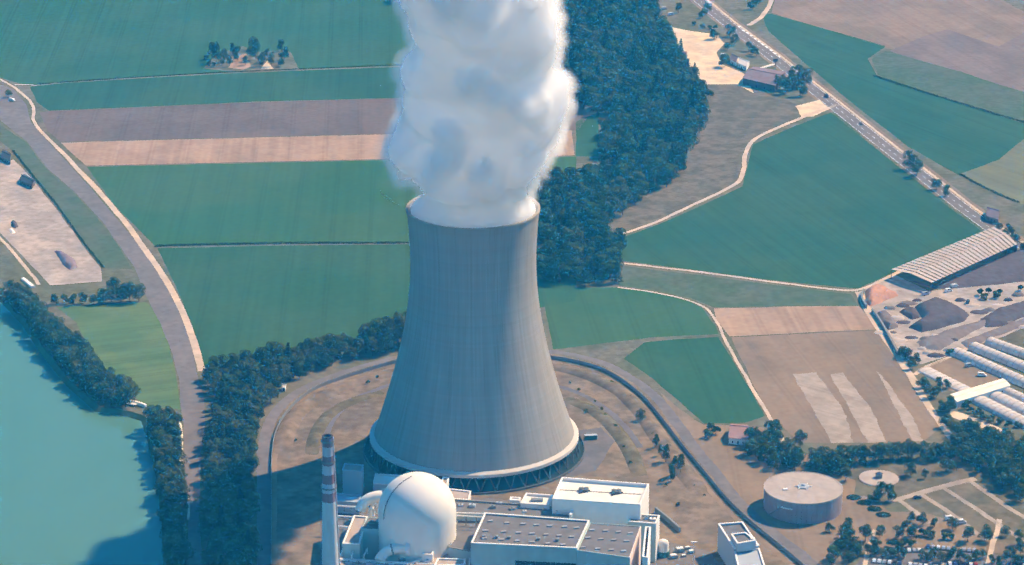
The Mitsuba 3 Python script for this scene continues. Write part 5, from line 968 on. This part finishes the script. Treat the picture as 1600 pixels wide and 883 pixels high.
for lab, q, rz, pt, van in (('white caravan on the sandy lot beside the round tree', (207.9,871.4), -.4, 'car_white', True), ('white van parked behind the sandy lot near the lane', (224.0,847.9), .9, 'car_white', True), ('white car parked on the lane by the mauve barn', (222.1,837.4), .6, 'car_white', False),
    ('white car parked under the wood at the sandy lot', (169.6,860.6), .1, 'car_white', True), ('small white car at the top of the sandy lot', (164.4,1038.9), .3, 'car_white', True), ('white trailer beside the top shed of the lot', (169.2,1017.0), .3, 'car_white', True),
    ('white car beside the tree on the grey road', (-392.7,729.0), -.5, 'car_white', True), ('white van at the upper edge of the car park', (260.7,-97.2), .2, 'car_white', True), ('white van beside the upper van of the car park', (266.2,-102.2), .2, 'car_white', True),
    ('grey lorry beside the compost heap', (298.2,260.1), .5, 'car_silver', True), ('white wheel loader on the compost yard nearest the barn', (320.1,275.2), .5, 'car_white', True), ('white trailer beside the wheel loader on the compost yard', (314.5,266.4), .5, 'car_white', True),
    ('small dark digger on the compost yard', (323.9,244.0), 1.3, 'car_dark', True), ('silver van between cream shed and tunnel', (306.8,129.8), .4, 'car_silver', True), ('white van between cream shed and tunnel', (312.2,113.7), -.2, 'car_white', True), ('dark car on the striped ground', (246.8,-69.3), .15, 'car_dark', False)):
    car(lab, q, rz, pt, van=van)
tree('road_tree', 'broad', (-397.4,740.6), .6, 'dark round tree beside the white car on the grey road')
# car park
sheet('car_park', [(200.0,-170.9),(206.7,-142.4),(233.3,-134.5),(260.1,-137.7),(299.5,-145.6),(287.6,-211.4),(196.9,-211.4)], Z2, 'asphalt', 0, 'grey asphalt of the plant car park', amp=1)
sheet('car_park_lane', band([(203.7,-170.9),(211.2,-136.1),(218.5,-110.4)], 2.6), Z3, 'path'); sheet('car_park_lane', band([(268.3,-170.9),(276.0,-140.1),(282.7,-116.1),(287.9,-97.2)], 3.0), Z3, 'path'); sheet('car_park_lane', band([(245.0,-170.9),(250.6,-144.0)], 1.6), Z3, 'path')
sheet('sandy_ground', [(202.0,-103.8),(208.1,-87.2),(205.8,-70.2),(217.7,-65.9),(229.2,-87.2),(246.8,-87.2),(274.9,-108.8),(302.9,-126.6),(300.0,-142.4),(260.3,-136.1),(233.5,-133.0),(209.0,-137.7),(204.3,-120.1)], Z1, 'fallow', 0, 'sandy ground with trees above the car park', amp=2)
PR = random.Random(3)
PAINT = ['car_dark', 'car_dark', 'car_silver', 'car_blue', 'car_white', 'car_silver', 'car_red']
NAME_OF = {'car_dark': 'dark', 'car_silver': 'silver', 'car_blue': 'blue', 'car_white': 'white', 'car_red': 'red'}
for row, (a, b) in enumerate((((211.6,-149.4), (246.9,-158.0)), ((250.9,-153.3), (269.2,-154.9)), ((276.8,-151.8), (294.2,-156.4)), ((228.9,-136.9), (239.8,-136.9)), ((242.5,-132.2), (270.3,-137.7)))):
    d, n, L = frame(a, b); k = int(L / 2.7)
    for i in range(k):
        if PR.random() < .15: continue
        q = np.array(a) + d * (i + .5) * 2.7; pt = 'car_white' if row == 3 and i % 2 else PR.choice(PAINT)
        if PR.random() < 1: car('%s car parked in the %s row of the plant car park' % (NAME_OF[pt], ('front', 'middle', 'end', 'short upper', 'long upper')[row]), q, math.atan2(n[1], n[0]) + PR.uniform(-.06, .06), pt, 'cars parked in the plant car park')
# striped ground beside the car park
sheet('striped_ground', [(235.2,-68.4),(250.6,-59.8),(282.4,-39.5),(289.3,-52.8),(308.2,-97.2),(301.5,-134.5),(276.3,-121.8),(260.1,-92.2),(239.7,-87.2)], Z2, 'scrub', 0, 'grey striped ground beside the tree screen')
for q0, q1, w in ((("1398,780"), ("1500,752"), 4.0),):
    sheet('track', band([(230.2,-73.6),(250.4,-61.5),(270.2,-48.4),(283.8,-42.2)], [4, 5, 5]), Z3, 'pale_strip')
for ln in ([(250.1,-63.3),(263.6,-92.2),(273.6,-116.9)], [(263.9,-54.5),(281.1,-92.2),(296.3,-125.0)], [(278.8,-44.0),(293.9,-78.7),(308.4,-105.5)], [(236.5,-71.9),(246.0,-92.2),(248.8,-102.2)]): sheet('pale_strip', band(ln, [3, 3.5, 3]), Z3, 'pale_strip', 0)
sheet('lawn', [(206.7,-36.8),(215.2,-26.0),(241.1,-23.3),(274.4,-20.5),(289.6,-39.5),(285.6,-42.2),(250.6,-59.8),(231.4,-70.2),(225.9,-63.3),(216.5,-45.7)], Z1, 'scrub', 0, 'dull lawn around the round pad')
sheet('far_track', band([(317.3,-5.8),(307.7,-18.7),(298.4,-35.0),(299.4,-45.7)], [4, 3]), Z3, 'path')
